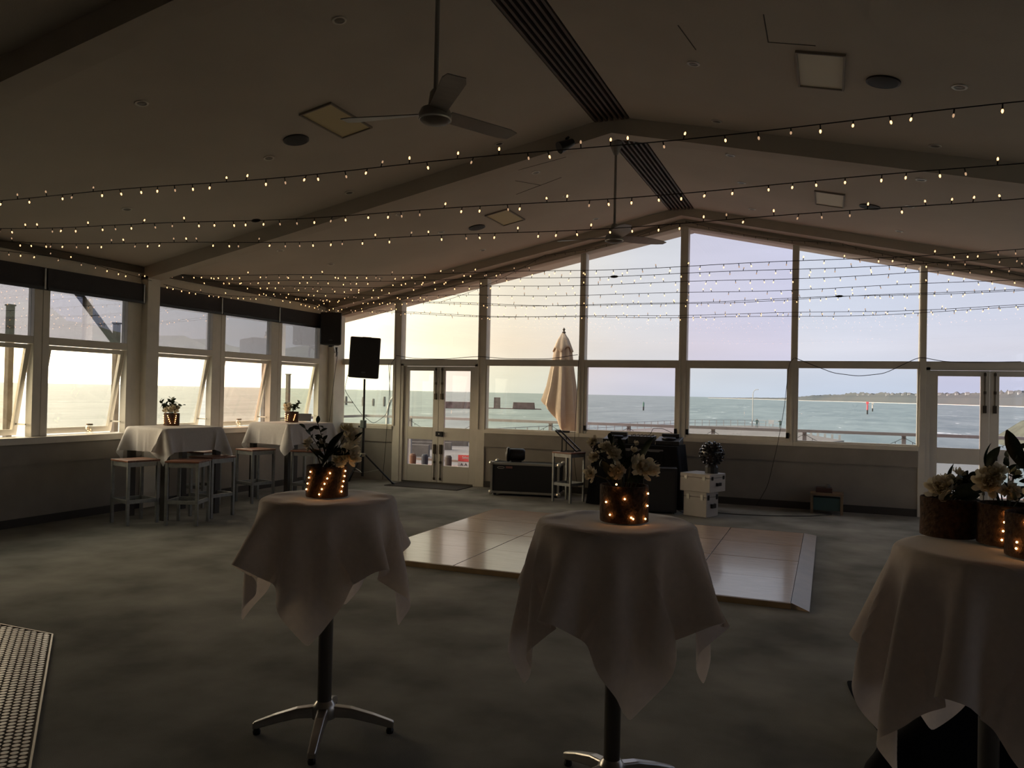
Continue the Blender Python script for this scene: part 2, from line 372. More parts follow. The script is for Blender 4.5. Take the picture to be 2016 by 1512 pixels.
# left wall windows: fixed upper lights and outward-tilted lower sashes
LW = [(3.85, 4.92), (5.11, 6.22), (6.41, 7.48), (7.97, 8.96), (9.22, 10.25), (10.51, 11.52)]
tl = [(.84,.81,.70), (.84,.79,.64), (.80,.78,.70), (.83,.81,.72), (.86,.72,.62), (.82,.83,.68)]
M_UP = glass('glass_tinted_upper', (.105, .115, .145), 4.8)
def side_window(n, x, a, b, tint, sgn, zu, blind=True, tilt=.20):
    w = empty('window_%d' % n, (x, (a+b)/2, .965), kind='structure')
    m = MB()
    j = .085
    m.box(x-.05, x+.05, a-j, a, .965, zu); m.box(x-.05, x+.05, b, b+j, .965, zu)
    m.box(x-.05, x+.05, a, b, 1.99, 2.075)
    m.build('frame', M_WHITE, w, bevel=.004)
    MB().box(x-.006, x, a, b, 2.075, zu).build('pane', M_UP if sgn < 0 else glass('glass_right', (.95,.95,.95)), w)
    # tilted sash hinged at the transom
    zh, zb = 1.985, .975; t = tilt*sgn
    def sx(z): return x+t*(zh-z)/(zh-zb)
    m = MB(); d = .02
    def piece(y0, y1, z0, z1): m.hexa([(sx(z0)-d,y0,z0),(sx(z0)+d,y0,z0),(sx(z0)+d,y1,z0),(sx(z0)-d,y1,z0),(sx(z1)-d,y0,z1),(sx(z1)+d,y0,z1),(sx(z1)+d,y1,z1),(sx(z1)-d,y1,z1)])
    piece(a+.005, a+.06, zb, zh); piece(b-.06, b-.005, zb, zh); piece(a+.06, b-.06, zb, zb+.065); piece(a+.06, b-.06, zh-.05, zh)
    m.build('sash', M_WHITE, w)
    z0, z1 = zb+.065, zh-.05
    MB().hexa([(sx(z0)-.003,a+.06,z0),(sx(z0)+.003,a+.06,z0),(sx(z0)+.003,b-.06,z0),(sx(z0)-.003,b-.06,z0),(sx(z1)-.003,a+.06,z1),(sx(z1)+.003,a+.06,z1),(sx(z1)+.003,b-.06,z1),(sx(z1)-.003,b-.06,z1)]).build('pane', glass('glass_side_%d' % n, tint), w)
    for y in (a+.03, b-.03):
        MB().bar((x, y, 1.10), (sx(1.10), y, 1.10), .012, .018).build('stay', M_ALU, w)
    return w
for k, (a, b) in enumerate(LW): side_window(9+k, XL, a, b, tl[k], -1, 2.84)
for k, (a, b) in enumerate([(1.9,3.5), (3.9,5.5), (5.7,7.6), (8.0,9.5), (9.7,11.9)]):  # the nearest bay is unseen, opened to add fill on the camera side
    side_window(15+k, XR, a, b, (.95,.95,.95), 1, 2.74, tilt=.02)
MB().box(XL-.05, XL+.03, YB, 3.62, .965, 3.06).build('wall_upper', MATS['rear_wall_paint'], wl); MB().box(XR-.03, XR+.05, YB, 1.80, .965, 2.98).build('wall_upper', MATS['rear_wall_paint'], wr)  # unseen solid walls beside the camera, closed in to cut the near light
# opaque infills between the glazing of the side walls
m = MB()
for a, b in ((7.565,7.70),(7.90,7.97-.085),(4.92+.085,5.11-.085),(6.22+.085,6.41-.085),(8.96+.085,9.22-.085),(10.25+.085,10.51-.085),(11.52+.085,11.82)):
    if b > a: m.box(XL-.045, XL+.045, a, b, .965, 2.84)
m.build('window_mullions', M_WHITE, wl)
# roller blinds rolled up across the heads of the left windows
BL = [(3.80, 5.02, 'roller blind rolled up above the leftmost window, at the picture edge'), (5.02, 6.315, 'dark roller blind at the left picture edge, above the first whole left window'),
      (6.335, 7.69, 'dark roller blind above the left window with the diagonal strut'), (7.93, 9.09, 'dark roller blind just right of the white wall post'),
      (9.10, 10.38, 'dark roller blind over the middle far window of the left wall'), (10.39, 11.50, 'dark roller blind nearest the corner loudspeaker')]
for a, b, lab in BL:
    e = empty('roller_blind', (XL+.07, (a+b)/2, 2.60), lab, 'blind', 'roller blinds on the left wall')
    m = MB(); m.box(XL+.052, XL+.10, a, b, 2.62, 2.84); m.build('blind_fabric', M_GREYP, e)
    MB().box(XL+.05, XL+.11, a+.002, b-.002, 2.595, 2.625).build('bottom_bar', M_BLACK, e)
    MB().box(XL+.05, XL+.115, b-.03, b-.012, 2.60, 2.83).build('bracket', M_ALU, e)

# tiled floor beside the bar, penny-round tiles with a metal edge
TC = (-4.43, 3.56); d1 = Vector((1.45, -1.25)).normalized(); d2 = Vector((-1, 0.02)).normalized()
poly = [TC, (TC[0]+d1.x*3.2, TC[1]+d1.y*3.2), (TC[0]-1.6+d1.x*3.2, TC[1]+d1.y*3.2-1.0), (TC[0]-2.6, TC[1]-1.4), (TC[0]-1.6, TC[1]+.03)]
ft = S(MB().prism(poly, 0.0005, .010).build('floor_tiled', mat('tile_grout', (.05, .035, .028), .9)))
ed = MB(); ed.bar((*poly[0], .007), (*poly[1], .007), .010, .014); ed.bar((*poly[0], .007), (*poly[4], .007), .010, .014)
ed.build('edge_trim', mat('edge_trim_metal', (.16, .13, .10), .35, metal=.8), ft)
tile_m = mat('penny_tile_glaze', (.48, .36, .28), .28, var=.15, scale=3)
TM = MB().lathe([(.0168, 0), (.0168, .0012), (.0152, .0024)], 12).mesh('tile', tile_m)
def inside(p):
    n = len(poly); c = False; j = n-1
    for i in range(n):
        if ((poly[i][1] > p[1]) != (poly[j][1] > p[1])) and (p[0] < (poly[j][0]-poly[i][0])*(p[1]-poly[i][1])/(poly[j][1]-poly[i][1])+poly[i][0]): c = not c
        j = i
    return c
def px(P):
    d = Vector(P)-EYE; z = d.dot(fw)
    return (1008+F_PX*d.dot(rt)/z, 756-F_PX*d.dot(up)/z, z)
cand = []
nrm2 = Vector((-d1.y, d1.x))
for i in range(-70, 90):
    for j in range(0, 110):
        q = Vector(TC)+d1*(.0400*(i+.5*(j % 2))+.02)-nrm2*(.0355*j+.031)
        if not inside(q): continue
        if q.y > TC[1]-.010: continue
        u, v, z = px((q.x, q.y, .012))
        if z < .3 or u < -90 or v > 1640: continue
        vis = -8 < u < 2024 and v < 1520
        cand.append((0 if vis else 1, z, q))
cand.sort(key=lambda c: (c[0], c[1]))
for c in cand[:300]: inst('tile', TM, ft, (c[2].x, c[2].y, .010))
rest = MB()
for c in cand[300:]: rest.lathe([(.0168, 0), (.0168, .0012), (.0152, .0024)], 10, (c[2].x, c[2].y, .010))
if rest.v: tag(rest.build('tile_field', tile_m, ft), kind='stuff')

# ------------------------------------------------------------------ outdoors
SEA = -8.5
def sea_mat():
    m = bpy.data.materials.new('sea_water'); m.use_nodes = True; nt = m.node_tree; N = nt.nodes; L = nt.links; b = N['Principled BSDF']
    tc = N.new('ShaderNodeTexCoord')
    def nz(sc, det, ro):
        mp = N.new('ShaderNodeMapping'); L.new(tc.outputs['Object'], mp.inputs[0]); mp.inputs['Scale'].default_value = (*sc, 1); mp.inputs['Rotation'].default_value = (0, 0, math.radians(12))
        n = N.new('ShaderNodeTexNoise'); L.new(mp.outputs[0], n.inputs[0]); n.inputs['Scale'].default_value = 1; n.inputs['Detail'].default_value = det; n.inputs['Roughness'].default_value = ro; return n
    n1 = nz((.05, .013), 9, .78); n2 = nz((.10, .030), 3, .6)
    r = N.new('ShaderNodeValToRGB'); L.new(n1.outputs[0], r.inputs[0])
    e = r.color_ramp.elements; e[0].position = .36; e[0].color = (.085, .13, .13, 1); e[1].position = .64; e[1].color = (.235, .29, .285, 1)
    wc = N.new('ShaderNodeValToRGB'); L.new(n2.outputs[0], wc.inputs[0]); e = wc.color_ramp.elements; e[0].position = .685; e[0].color = (0,0,0,1); e[1].position = .72; e[1].color = (.55,.55,.55,1)
    ad = N.new('ShaderNodeMix'); ad.data_type = 'RGBA'; ad.blend_type = 'ADD'; ad.inputs[0].default_value = 1; L.new(r.outputs[0], ad.inputs[6]); L.new(wc.outputs[0], ad.inputs[7])
    L.new(ad.outputs[2], b.inputs['Base Color']); b.inputs['Roughness'].default_value = .42; b.inputs['Specular IOR Level'].default_value = .35
    bp = N.new('ShaderNodeBump'); bp.inputs['Strength'].default_value = .8; bp.inputs['Distance'].default_value = 1.2; L.new(n1.outputs[0], bp.inputs['Height']); L.new(bp.outputs[0], b.inputs['Normal'])
    return m
tag(MB().box(-26000, 26000, -8000, 40000, SEA-2, SEA).build('sea', sea_mat()), kind='structure')

def dirpx(x, y=756):
    d = rt*((x-1008)/F_PX)-up*((y-756)/F_PX)+fw; return d
# headland with beach, bluff and a bumpy tree line
def headland():
    prof = [(1395,7000,6),(1440,6200,9),(1482,5500,13),(1530,4900,14),(1565,4400,20),(1600,4150,32),(1650,3900,38),(1700,3600,43),(1750,3300,45),(1809,3000,43),(1870,2750,45),(1930,2500,43),(1990,2250,48),(2016,2150,50),(2150,1750,50),(2400,1300,48),(2700,1000,44)]
    m = MB(); n = 420; rows = []
    xs = np.array([q[0] for q in prof], float); ds = np.array([q[1] for q in prof]); hs = np.array([q[2] for q in prof], float)
    rng = np.random.RandomState(3); bump = np.repeat(rng.rand(n//3+3), 3)[:n]*.6+rng.rand(n)*.4
    for i in range(n):
        x = 1395+(2700-1395)*(i/(n-1)); D = np.interp(x, xs, ds); h = np.interp(x, xs, hs)
        d = dirpx(x); d = Vector((d.x, d.y, 0)); d *= 1/d.dot(Vector((fw.x, fw.y, 0)).normalized())
        tb = (.74+.46*bump[i]) if x > 1600 else (.7+.3*bump[i])
        rows.append([Vector((d.x*k, d.y*k, SEA+z)) for k, z in ((D,-1),(D+6,1.2),(D+22,2.5),(D+60,h*.55),(D+110,h*.80),(D+125,h*tb),(D+200,h*(.84+.2*bump[(i*7)%n])),(D+700,h*.6),(D+900,-1))])
    k = len(rows[0])
    vs = [v for r in rows for v in r]; 
    for b in range(k-1):
        fs = [(i*k+b, (i+1)*k+b, (i+1)*k+b+1, i*k+b+1) for i in range(n-1)]
        o = len(m.v)
        m.f += fs; m.m += [1 if b == 1 else (2 if b == 0 else 0)]*len(fs)
    m.v = [tuple(v) for v in vs]
    hill = mat('hazed_scrub', (.052, .066, .078), .95, scale=.004, col2=(.082, .086, .088), detail=8)  # scrub tones muted to blue-grey, distance haze mixed into the colour
    o = m.build('headland', [hill, mat('beach_sand', (.24, .21, .18), .95), mat('surf_foam', (.55, .56, .56), .9)])
    tag(o, kind='structure')
    hw = mat('house_wall', (.42, .42, .42), .8); hr = mat('house_roof', (.24, .23, .24), .8)
    for x, up_, s in ((1690,.78,1.0),(1700,.82,.8),(1712,.76,.9),(1748,.72,1.3),(1757,.80,.8),(1778,.8,.8),(1790,.84,.9),(1806,.78,.8),(1850,.8,1.),(1868,.74,.9),(1884,.82,.8),(1905,.84,1.),(1968,.8,.9),(1990,.82,1.0),(2008,.74,.8)):
        D = np.interp(x, xs, ds)+105; h = np.interp(x, xs, hs); d = dirpx(x); d = Vector((d.x, d.y, 0)); d *= 1/d.dot(Vector((fw.x, fw.y, 0)).normalized())
        P = d*D; z = SEA+h*up_; w = 13*s
        e = empty('house', (P.x, P.y, z), 'small pale house on the wooded headland across the bay', 'house', 'houses on the headland')
        MB().box(P.x-w/2, P.x+w/2, P.y-5, P.y+5, z-3, z+5*s).build('wall', hw, e)
        MB().hexa([(P.x-w*.55,P.y-6,z+5*s),(P.x+w*.55,P.y-6,z+5*s),(P.x+w*.55,P.y+6,z+5*s),(P.x-w*.55,P.y+6,z+5*s),(P.x-w*.35,P.y-1,z+8*s),(P.x+w*.35,P.y-1,z+8*s),(P.x+w*.35,P.y+1,z+8*s),(P.x-w*.35,P.y+1,z+8*s)]).build('roof', hr, e)
headland()
# wooded bluff on the land side, beyond the right wall
m = MB(); n = 90; rng = np.random.RandomState(5)
for i in range(n+1):
    y = -60+300*i/n; b = rng.rand()*1.8+2.2*math.sin(i*.21)+1.5*math.sin(i*.53+1)
    for x, z in ((38,-9), (46,-3), (62,3+b*.3), (74,7.5+b), (90,8+b*.8), (140,4), (170,-9)): m.v.append((x, y, z))
k = 7; m.f = [(i*k+b, (i+1)*k+b, (i+1)*k+b+1, i*k+b+1) for i in range(n) for b in range(k-1)]; m.m = [0]*len(m.f)
tag(m.build('wooded_bluff', mat('bluff_scrub', (.075, .085, .06), .95, var=.4, scale=.3, bump=.5)), kind='structure')

# deck outside the end wall, eave, railing
S(MB().box(-10.2, 5.5, YE+.12, 16.2, -.30, -.10).build('deck', mat('deck_paint', (.30, .125, .095), .6, var=.1, scale=2)))
m = MB()
for x0, x1 in ((XL-.7, XRG), (XRG, XR+.7)):
    m.hexa([(x0,YE+.1,cz(x0)-.15),(x1,YE+.1,cz(x1)-.15),(x1,YE+.85,cz(x1)-.15),(x0,YE+.85,cz(x0)-.15),(x0,YE+.1,cz(x0)+.15),(x1,YE+.1,cz(x1)+.15),(x1,YE+.85,cz(x1)+.15),(x0,YE+.85,cz(x0)+.15)])
S(m.build('trim_3', mat('eave_paint', (.62, .58, .52), .7)))
m = MB()
m.hexa([(XL-.75,YB,cz(XL)-.10),(XL-.1,YB,cz(XL)-.02),(XL-.1,YE+.8,cz(XL)-.02),(XL-.75,YE+.8,cz(XL)-.10),(XL-.75,YB,cz(XL)+.05),(XL-.1,YB,cz(XL)+.15),(XL-.1,YE+.8,cz(XL)+.15),(XL-.75,YE+.8,cz(XL)+.05)])
S(m.build('trim_4', MATS['eave_paint']))
RY = 16.0
M_RAIL = mat('rail_galvanised', (.25, .25, .25), .5, metal=.1, var=.08)
r = empty('railing', (-2, RY, -.1), 'pale metal balcony railing running along the deck above the sea', 'railing')
MB().box(-10.0, 5.4, RY-.05, RY+.05, .93, .985).build('top_rail', M_RAIL, r)
MB().box(-10.05, -9.95, YE+.3, RY, .93, .985).build('side_rail', M_RAIL, r)
MB().box(-10.0, 5.4, RY-.02, RY+.02, .0, .05).build('lower_rail', mat('rail_timber', (.25, .20, .17), .8), r)
for k in range(10):
    x = -5.46+1.68*(k-2)
    MB().box(x-.035, x+.035, RY-.03, RY+.03, -.10, .93).build('post', M_RAIL, r)
sw = MB()
for k in range(9):
    x0 = -5.46+1.68*(k-2)
    pts = [(x0+1.68*t/12, RY-.045, .90-.26*4*(t/12)*(1-t/12)) for t in range(13)]
    sw.tube(pts, .004, 4)
    for t in range(13): sw.tube([pts[t], (pts[t][0], pts[t][1], pts[t][2]-.035)], .005, 4)
tag(sw.build('unlit_fairy_lights', M_WIRE), 'dark unlit fairy-light wire looped along the outdoor railing', 'string lights')
for x, c in ((-8.60, (.13,.065,.035)), (-8.30, (.03,.035,.045)), (-7.72, (.06,.05,.042))):
    lab = {-8.60: 'short brown bollard on the deck edge seen through the left door', -8.30: 'short blackish bollard beside the brown one on the deck edge', -7.72: 'grey bollard beside the red sign on the deck edge'}[x]
    tag(MB().lathe([(.07,-.10),(.075,.0),(.075,.12),(.05,.16)], 12, (x, RY-.25, 0)).build('bollard', mat('bollard_%d' % int(-x*100), c, .8)), lab, 'bollard')
# red and white signs fixed to the railing
def text(name, body, size, loc, m, parent, rot=(PI/2, 0, 0), align='CENTER'):
    c = bpy.data.curves.new(name, 'FONT'); c.body = body; c.size = size; c.align_x = align; c.align_y = 'CENTER'; c.extrude = .001
    o = bpy.data.objects.new(name, c); dg = bpy.context.evaluated_depsgraph_get()
    COL.objects.link(o); bpy.context.view_layer.update(); me = bpy.data.meshes.new_from_object(o.evaluated_get(bpy.context.evaluated_depsgraph_get()))
    bpy.data.objects.remove(o); me.materials.clear(); me.materials.append(m)
    q = bpy.data.objects.new(name, me); COL.objects.link(q); q.parent = parent; q.location = Vector(loc)-wloc(parent); q.rotation_euler = rot; return q
sg = empty('safety_sign', (-7.39, RY-.07, -.10), 'red sign with white lettering over a white pictogram panel on the railing', 'sign')
M_SW = mat('sign_white', (.42, .42, .43), .6)
MB().box(-7.57, -7.21, RY-.075, RY-.065, .03, .17).build('red_board', mat('sign_red', (.42, .035, .035), .5), sg)
MB().box(-7.50, -7.21, RY-.075, RY-.065, .175, .20).build('top_strip', M_SW, sg)
wb = MB().box(-7.57, -7.21, RY-.075, RY-.065, -.11, .02).build('white_board', M_SW, sg)
text('lettering', 'Safety', .075, (-7.38, RY-.078, .115), M_SW, sg)
for k in range(3):
    x = -7.48+.10*k; pm = MB()
    pm.ball((x, RY-.078, -.02), .012, 8, 5); pm.bar((x-.03, RY-.078, -.055), (x+.02, RY-.078, -.035), .004, .012); pm.bar((x+.0, RY-.078, -.035), (x+.03, RY-.078, -.06), .004, .012)
    pm.build('pictogram', M_BLACK, sg)
# agave growing by the deck
ag = empty('agave_plant', (-11.9, 18.6, -.4), 'bright green spiky agave plant beyond the deck, behind the speaker stand', 'plant')
MB().lathe([(.5,-8.0),(.55,-.5),(.3,-.3)], 10, (-11.9, 18.6, 0)).build('stem', M_STEM, ag)
lm = mat('agave_green', (.16, .30, .10), .5, var=.2, scale=3)
for k in range(14):
    t = 2*PI*k/14+.2*math.sin(k*3); el = .5+.5*((k*5) % 3)/2; L_ = .95
    b = Vector((math.cos(t)*math.cos(el), math.sin(t)*math.cos(el), math.sin(el))); s_ = Vector((-math.sin(t), math.cos(t), 0)); c = Vector((-11.9, 18.6, -.35))
    w = [.08, .15, .13, .06, .004]; vs = []
    for i in range(5):
        q = c+b*L_*i/4+Vector((0,0,-.10*(i/4)**2)); n_ = b.cross(s_)
        vs += [q-s_*w[i], q-n_*w[i]*.35, q+s_*w[i], q+n_*w[i]*.1]
    MB().add(vs, [(i*4+j, i*4+(j+1)%4, i*4+4+(j+1)%4, i*4+4+j) for i in range(4) for j in range(4)]+[(0,1,2,3)]).build('leaf', lm, ag)
# furled parasol standing on the deck
ub = empty('parasol', (-4.72, 14.5, -.10), 'furled cream canvas parasol standing on the deck outside', 'umbrella')
MB().lathe([(.25,-.10),(.25,-.02),(.05,.0)], 16, (-4.72,14.5,0)).build('base', M_BLACKM, ub)
MB().tube([(-4.72,14.5,-.05),(-4.72,14.5,2.72)], .022, 8).build('pole', mat('parasol_timber', (.20,.11,.06), .6), ub)
MB().lathe([(.02,2.70),(.04,2.73),(.015,2.76),(.028,2.79),(.006,2.82)], 10, (-4.72,14.5,0)).build('finial', mat('finial_dark', (.05,.04,.03), .5), ub)
m = MB(); n = 48; prof = [(2.71,.025),(2.6,.10),(2.45,.15),(2.25,.17),(2.0,.205),(1.7,.25),(1.4,.30),(1.2,.33),(1.05,.30),(.95,.23),(.9,.17)]
for zi, (z, rr) in enumerate(prof):
    for j in range(n):
        t = 2*PI*j/n; pl = 1+.18*math.sin(8*t+.6*math.sin(3*z))*min(1,(2.75-z)/.5)
        dz = .34*min(1, max(0, (1.6-z)/.6))*math.cos(t-3.3); dx = -.03*(2.7-z)+.04*max(0, 1.3-z)*2.5
        m.v.append((-4.72+rr*pl*math.cos(t)+dx, 14.5+rr*pl*math.sin(t)*.8, z+dz))
m.f = [(i*n+j, i*n+(j+1)%n, (i+1)*n+(j+1)%n, (i+1)*n+j) for i in range(len(prof)-1) for j in range(n)]; m.m = [0]*len(m.f)
canv = mat('parasol_canvas', (.60, .50, .40), .85, var=.06, scale=20, trans=.35)
o = m.build('canopy', canv, ub, smooth=True); o.modifiers.new('thick', 'SOLIDIFY').thickness = .006
m = MB(); prof = [(2.72,.03),(2.58,.12),(2.46,.165),(2.40,.185)]
for zi, (z, rr) in enumerate(prof):
    for j in range(n):
        t = 2*PI*j/n; m.v.append((-4.73+rr*(1+.10*math.sin(8*t)*zi/3)*math.cos(t), 14.5+rr*(1+.1*math.sin(8*t)*zi/3)*math.sin(t)*.85, z-.05*math.cos(4*t)*zi/3))
m.f = [(i*n+j, i*n+(j+1)%n, (i+1)*n+(j+1)%n, (i+1)*n+j) for i in range(len(prof)-1) for j in range(n)]; m.m = [0]*len(m.f)
o = m.build('top_flap', canv, ub, smooth=True); o.modifiers.new('thick', 'SOLIDIFY').thickness = .006

# stone pier and apron below the deck
PZ = -4.1
M_STONE = mat('pier_concrete', (.17, .155, .145), .9, var=.15, scale=.4)
pier = empty('pier', (-25, 120, SEA), 'broad grey stone pier below the deck, reaching out into the bay', 'pier')
MB().prism([(-70,45),(-30,45),(-14,80),(2,120),(-2.0,133),(-5.5,150),(-9,166),(-14,170),(-25.3,156),(-39,91),(-70,84)], SEA-1, PZ).build('pier_deck', M_STONE, pier)
MB().prism([(-5.4,132),(2.2,124.5),(3.0,127),(-4.5,136)], SEA-1, PZ-1.0).build('landing', M_STONE, pier)
for k in range(24):
    t = k/23; a = Vector((-39, 91, PZ)).lerp(Vector((-25.3, 156, PZ)), t)
    MB().box(a.x-.06, a.x+.06, a.y-.06, a.y+.06, PZ, PZ+1.1).build('fence_post', mat('fence_grey', (.30,.30,.30), .7), pier)
for k in range(14):
    t = k/13; a = Vector((-25.3, 156, PZ)).lerp(Vector((-9, 166, PZ)), t)
    MB().box(a.x-.06, a.x+.06, a.y-.06, a.y+.06, PZ, PZ+1.2).build('fence_post', MATS['fence_grey'], pier)
f = MB()
for z in (.55, 1.15): f.tube([(-39,91,PZ+z),(-25.3,156,PZ+z),(-14,168,PZ+z),(-9,166,PZ+z)], .04, 5)
f.build('fence_rail', MATS['fence_grey'], pier)
for k in range(7):
    x = -4.5+1.0*k; y = 133.5-1.15*k
    MB().box(x-.16, x+.16, y-.16, y+.16, PZ-1.6, PZ+.5).build('mooring_post', mat('post_white', (.32,.32,.31), .8), pier)
for (x0,y0,x1,y1,h) in ((-40,68,-34,70,.7),(-41,74,-35,76,.7),(-38,60,-32,61.5,1.0),(-44,80,-36,82,.9)): MB().bar((x0,y0,PZ+h/2),(x1,y1,PZ+h/2), .5, h).build('low_wall', mat('timber_grey', (.13,.11,.095), .9, var=.2, scale=2), pier)
def lamp_post(x, y, z, h, arm, lab):
    e = empty('lamp_post', (x, y, z), lab, 'lamp post'); m_ = mat('lamp_grey', (.42,.42,.40), .6)
    pts = [(x,y,z),(x,y,z+h*.86)]+[(x+arm*(1-math.cos(t*PI/16)), y, z+h*.86+h*.14*math.sin(t*PI/16)) for t in range(1, 9)]
    MB().tube(pts, [h*.012]*2+[h*.009]*8, 6).build('pole', m_, e)
    MB().ball((x+arm*1.25, y, z+h), abs(arm)*.3, 8, 5, sc=(1,.5,.35)).build('lamp_head', m_, e)
lamp_post(-20.6, 35, PZ-2, 7.35, .42, 'tall curved street lamp outside, left of the glass doors')
lamp_post(-13.9, 163, PZ, 7.3, .7, 'thin lamp post rising from the stone pier')
sgn = empty('pier_board', (-10.2, 160.5, PZ), 'blank white notice board on the pier between two people', 'sign')
MB().box(-10.75, -9.75, 160.4, 160.5, PZ+.8, PZ+1.5).build('board', M_SW, sgn)
for x in (-10.6, -9.9): MB().box(x-.05, x+.05, 160.4, 160.5, PZ, PZ+.8).build('leg', MATS['fence_grey'], sgn)
# people on the pier
def person(x, y, z, top, pants, lab, arms):
    V = [(0,0,.92),(0,0,1.15),(0,0,1.42),(0,0,1.52),(0,0,1.62),(0,0,1.72)]; E_ = [(0,1),(1,2),(2,3),(3,4),(4,5)]; R = [.15,.14,.16,.06,.10,.08]
    def chain(root, pts, rs):
        a = root
        for q, rr in zip(pts, rs): V.append(q); R.append(rr); E_.append((a, len(V)-1)); a = len(V)-1
    for s_ in (-1, 1):
        chain(0, [(s_*.10,0,.85),(s_*.12,0,.48),(s_*.12,0,.08),(s_*.13,-.12,.04)], [.10,.075,.055,.05])
        el, hd = arms[0 if s_ < 0 else 1]; chain(2, [(s_*.19,0,1.42), el, hd], [.07,.055,.045])
    me = bpy.data.meshes.new('person'); me.from_pydata(V, E_, []); o = bpy.data.objects.new('person', me); COL.objects.link(o)
    sk = o.modifiers.new('skin', 'SKIN')
    for i, sv in enumerate(me.skin_vertices[0].data): sv.radius = (R[i], R[i]*.8); sv.use_root = (i == 0)
    o.modifiers.new('sub', 'SUBSURF').levels = 1
    bpy.context.view_layer.update(); nm = bpy.data.meshes.new_from_object(o.evaluated_get(bpy.context.evaluated_depsgraph_get()))
    bpy.data.objects.remove(o); nm.materials.clear()
    for q in (mat('coat_%s' % lab[:9], top, .8), mat('trousers_%s' % lab[:9], pants, .8), mat('skin_tone', (.45,.28,.2), .6), mat('hair_dark', (.03,.025,.02), .7)): nm.materials.append(q)
    for p_ in nm.polygons: h = p_.center.z; p_.material_index = 1 if h < .9 else (0 if h < 1.5 else (2 if h < 1.64 else 3)); p_.use_smooth = True
    o = bpy.data.objects.new('person', nm); COL.objects.link(o); o.location = (x, y, z); o.rotation_euler = (0, 0, .4); tag(o, lab, 'person', 'people on the pier')
person(-12.6, 157.0, PZ+.02, (.05,.09,.08), (.05,.08,.08), 'person in dark coat standing on the pier, hands on hips', [((-.36,0,1.2),(-.18,-.05,1.05)), ((.36,0,1.2),(.18,-.05,1.05))])
person(-8.3, 154.5, PZ+.02, (.70,.40,.40), (.16,.18,.25), 'person in pink top standing on the pier, one arm raised', [((-.34,-.05,1.30),(-.30,-.2,1.55)), ((.26,0,1.15),(.24,-.08,.92))])
# rusted hulk in the bay, navigation marks and old piles
M_RUST = mat('rusted_hull', (.15, .105, .10), .9, var=.35, scale=.4)
hk = empty('shipwreck', (-200, 470, SEA), 'rusted wreck lying low in the water beyond the deck', 'shipwreck')
def hb(x0, x1, D, z0, z1, name, hw=3.5):
    a = dirpx(x0); b = dirpx(x1); k0 = Vector((fw.x,fw.y,0)).normalized()
    A = Vector((a.x,a.y,0)); A *= D/A.dot(k0); B = Vector((b.x,b.y,0)); B *= D/B.dot(k0); c = (A+B)/2; w = (B-A)/2; n_ = Vector((-w.y,w.x,0)).normalized()*hw
    m = MB(); sl = .94
    m.hexa([c-w-n_+Vector((0,0,z0)), c+w-n_+Vector((0,0,z0)), c+w+n_+Vector((0,0,z0)), c-w+n_+Vector((0,0,z0)), c-w*sl-n_*sl+Vector((0,0,z1)), c+w*sl-n_*sl+Vector((0,0,z1)), c+w*sl+n_*sl+Vector((0,0,z1)), c-w*sl+n_*sl+Vector((0,0,z1))])
    m.build(name, M_RUST, hk)
hb(874, 928, 480, SEA-1, SEA+4.0, 'gun_turret'); hb(926, 1070, 495, SEA-1, SEA+.5, 'hull'); hb(973, 986, 495, SEA+.4, SEA+7.0, 'funnel', 2); hb(1010, 1054, 495, SEA+.4, SEA+4.2, 'gun_turret')
def mark(x, y, h, c, lab, tri=True):
    e = empty('channel_marker', (x, y, SEA), lab, 'marker')
    MB().lathe([(.5,-1),(.5,h*.35)], 8, (x,y,SEA)).build('pile', mat('marker_black', (.03,.03,.03), .8), e)
    MB().lathe([(.55,h*.35),(.55,h*.72),(.25,h*.74),(.25,h*.8)], 8, (x,y,SEA)).build('tower', mat('marker_%s' % lab[:6], c, .7), e)
    if tri: MB().box(x-.85, x+.85, y-.8, y+.8, SEA+h*.8, SEA+h).build('topmark', MATS['marker_%s' % lab[:6]], e)
mark(-116.4, 534, 7.4, (.08,.18,.14), 'green channel marker pole standing in the bay', False)
mark(25.5, 625, 9.0, (.75,.12,.14), 'red channel marker with square topmark in the bay')
mark(36.5, 790, 8.0, (.55,.50,.45), 'faint pale marker pole just right of the red one')
for k, (x, y, h, lab) in enumerate(((-268.9,427,5.5,'weathered pile in the sea, first right of the speaker pole'),(-266.5,435,4.5,'weathered pile in the sea under the hanging cable loop'),(-255.6,430,6,'weathered thick pile in the sea near the curved lamp'),(-290.6,441,5.5,'crossed old pile in the sea left of the speaker pole'))):
    m = MB().lathe([(.75,-1),(.9,h*.6),(.7,h)], 8, (x,y,SEA))
    if k == 3: m.box(x-5, x+5, y-.6, y+.6, SEA+1.2, SEA+2.2)
    tag(m.build('timber_pile', mat('pile_timber', (.16,.15,.14), .9)), lab, 'pile')
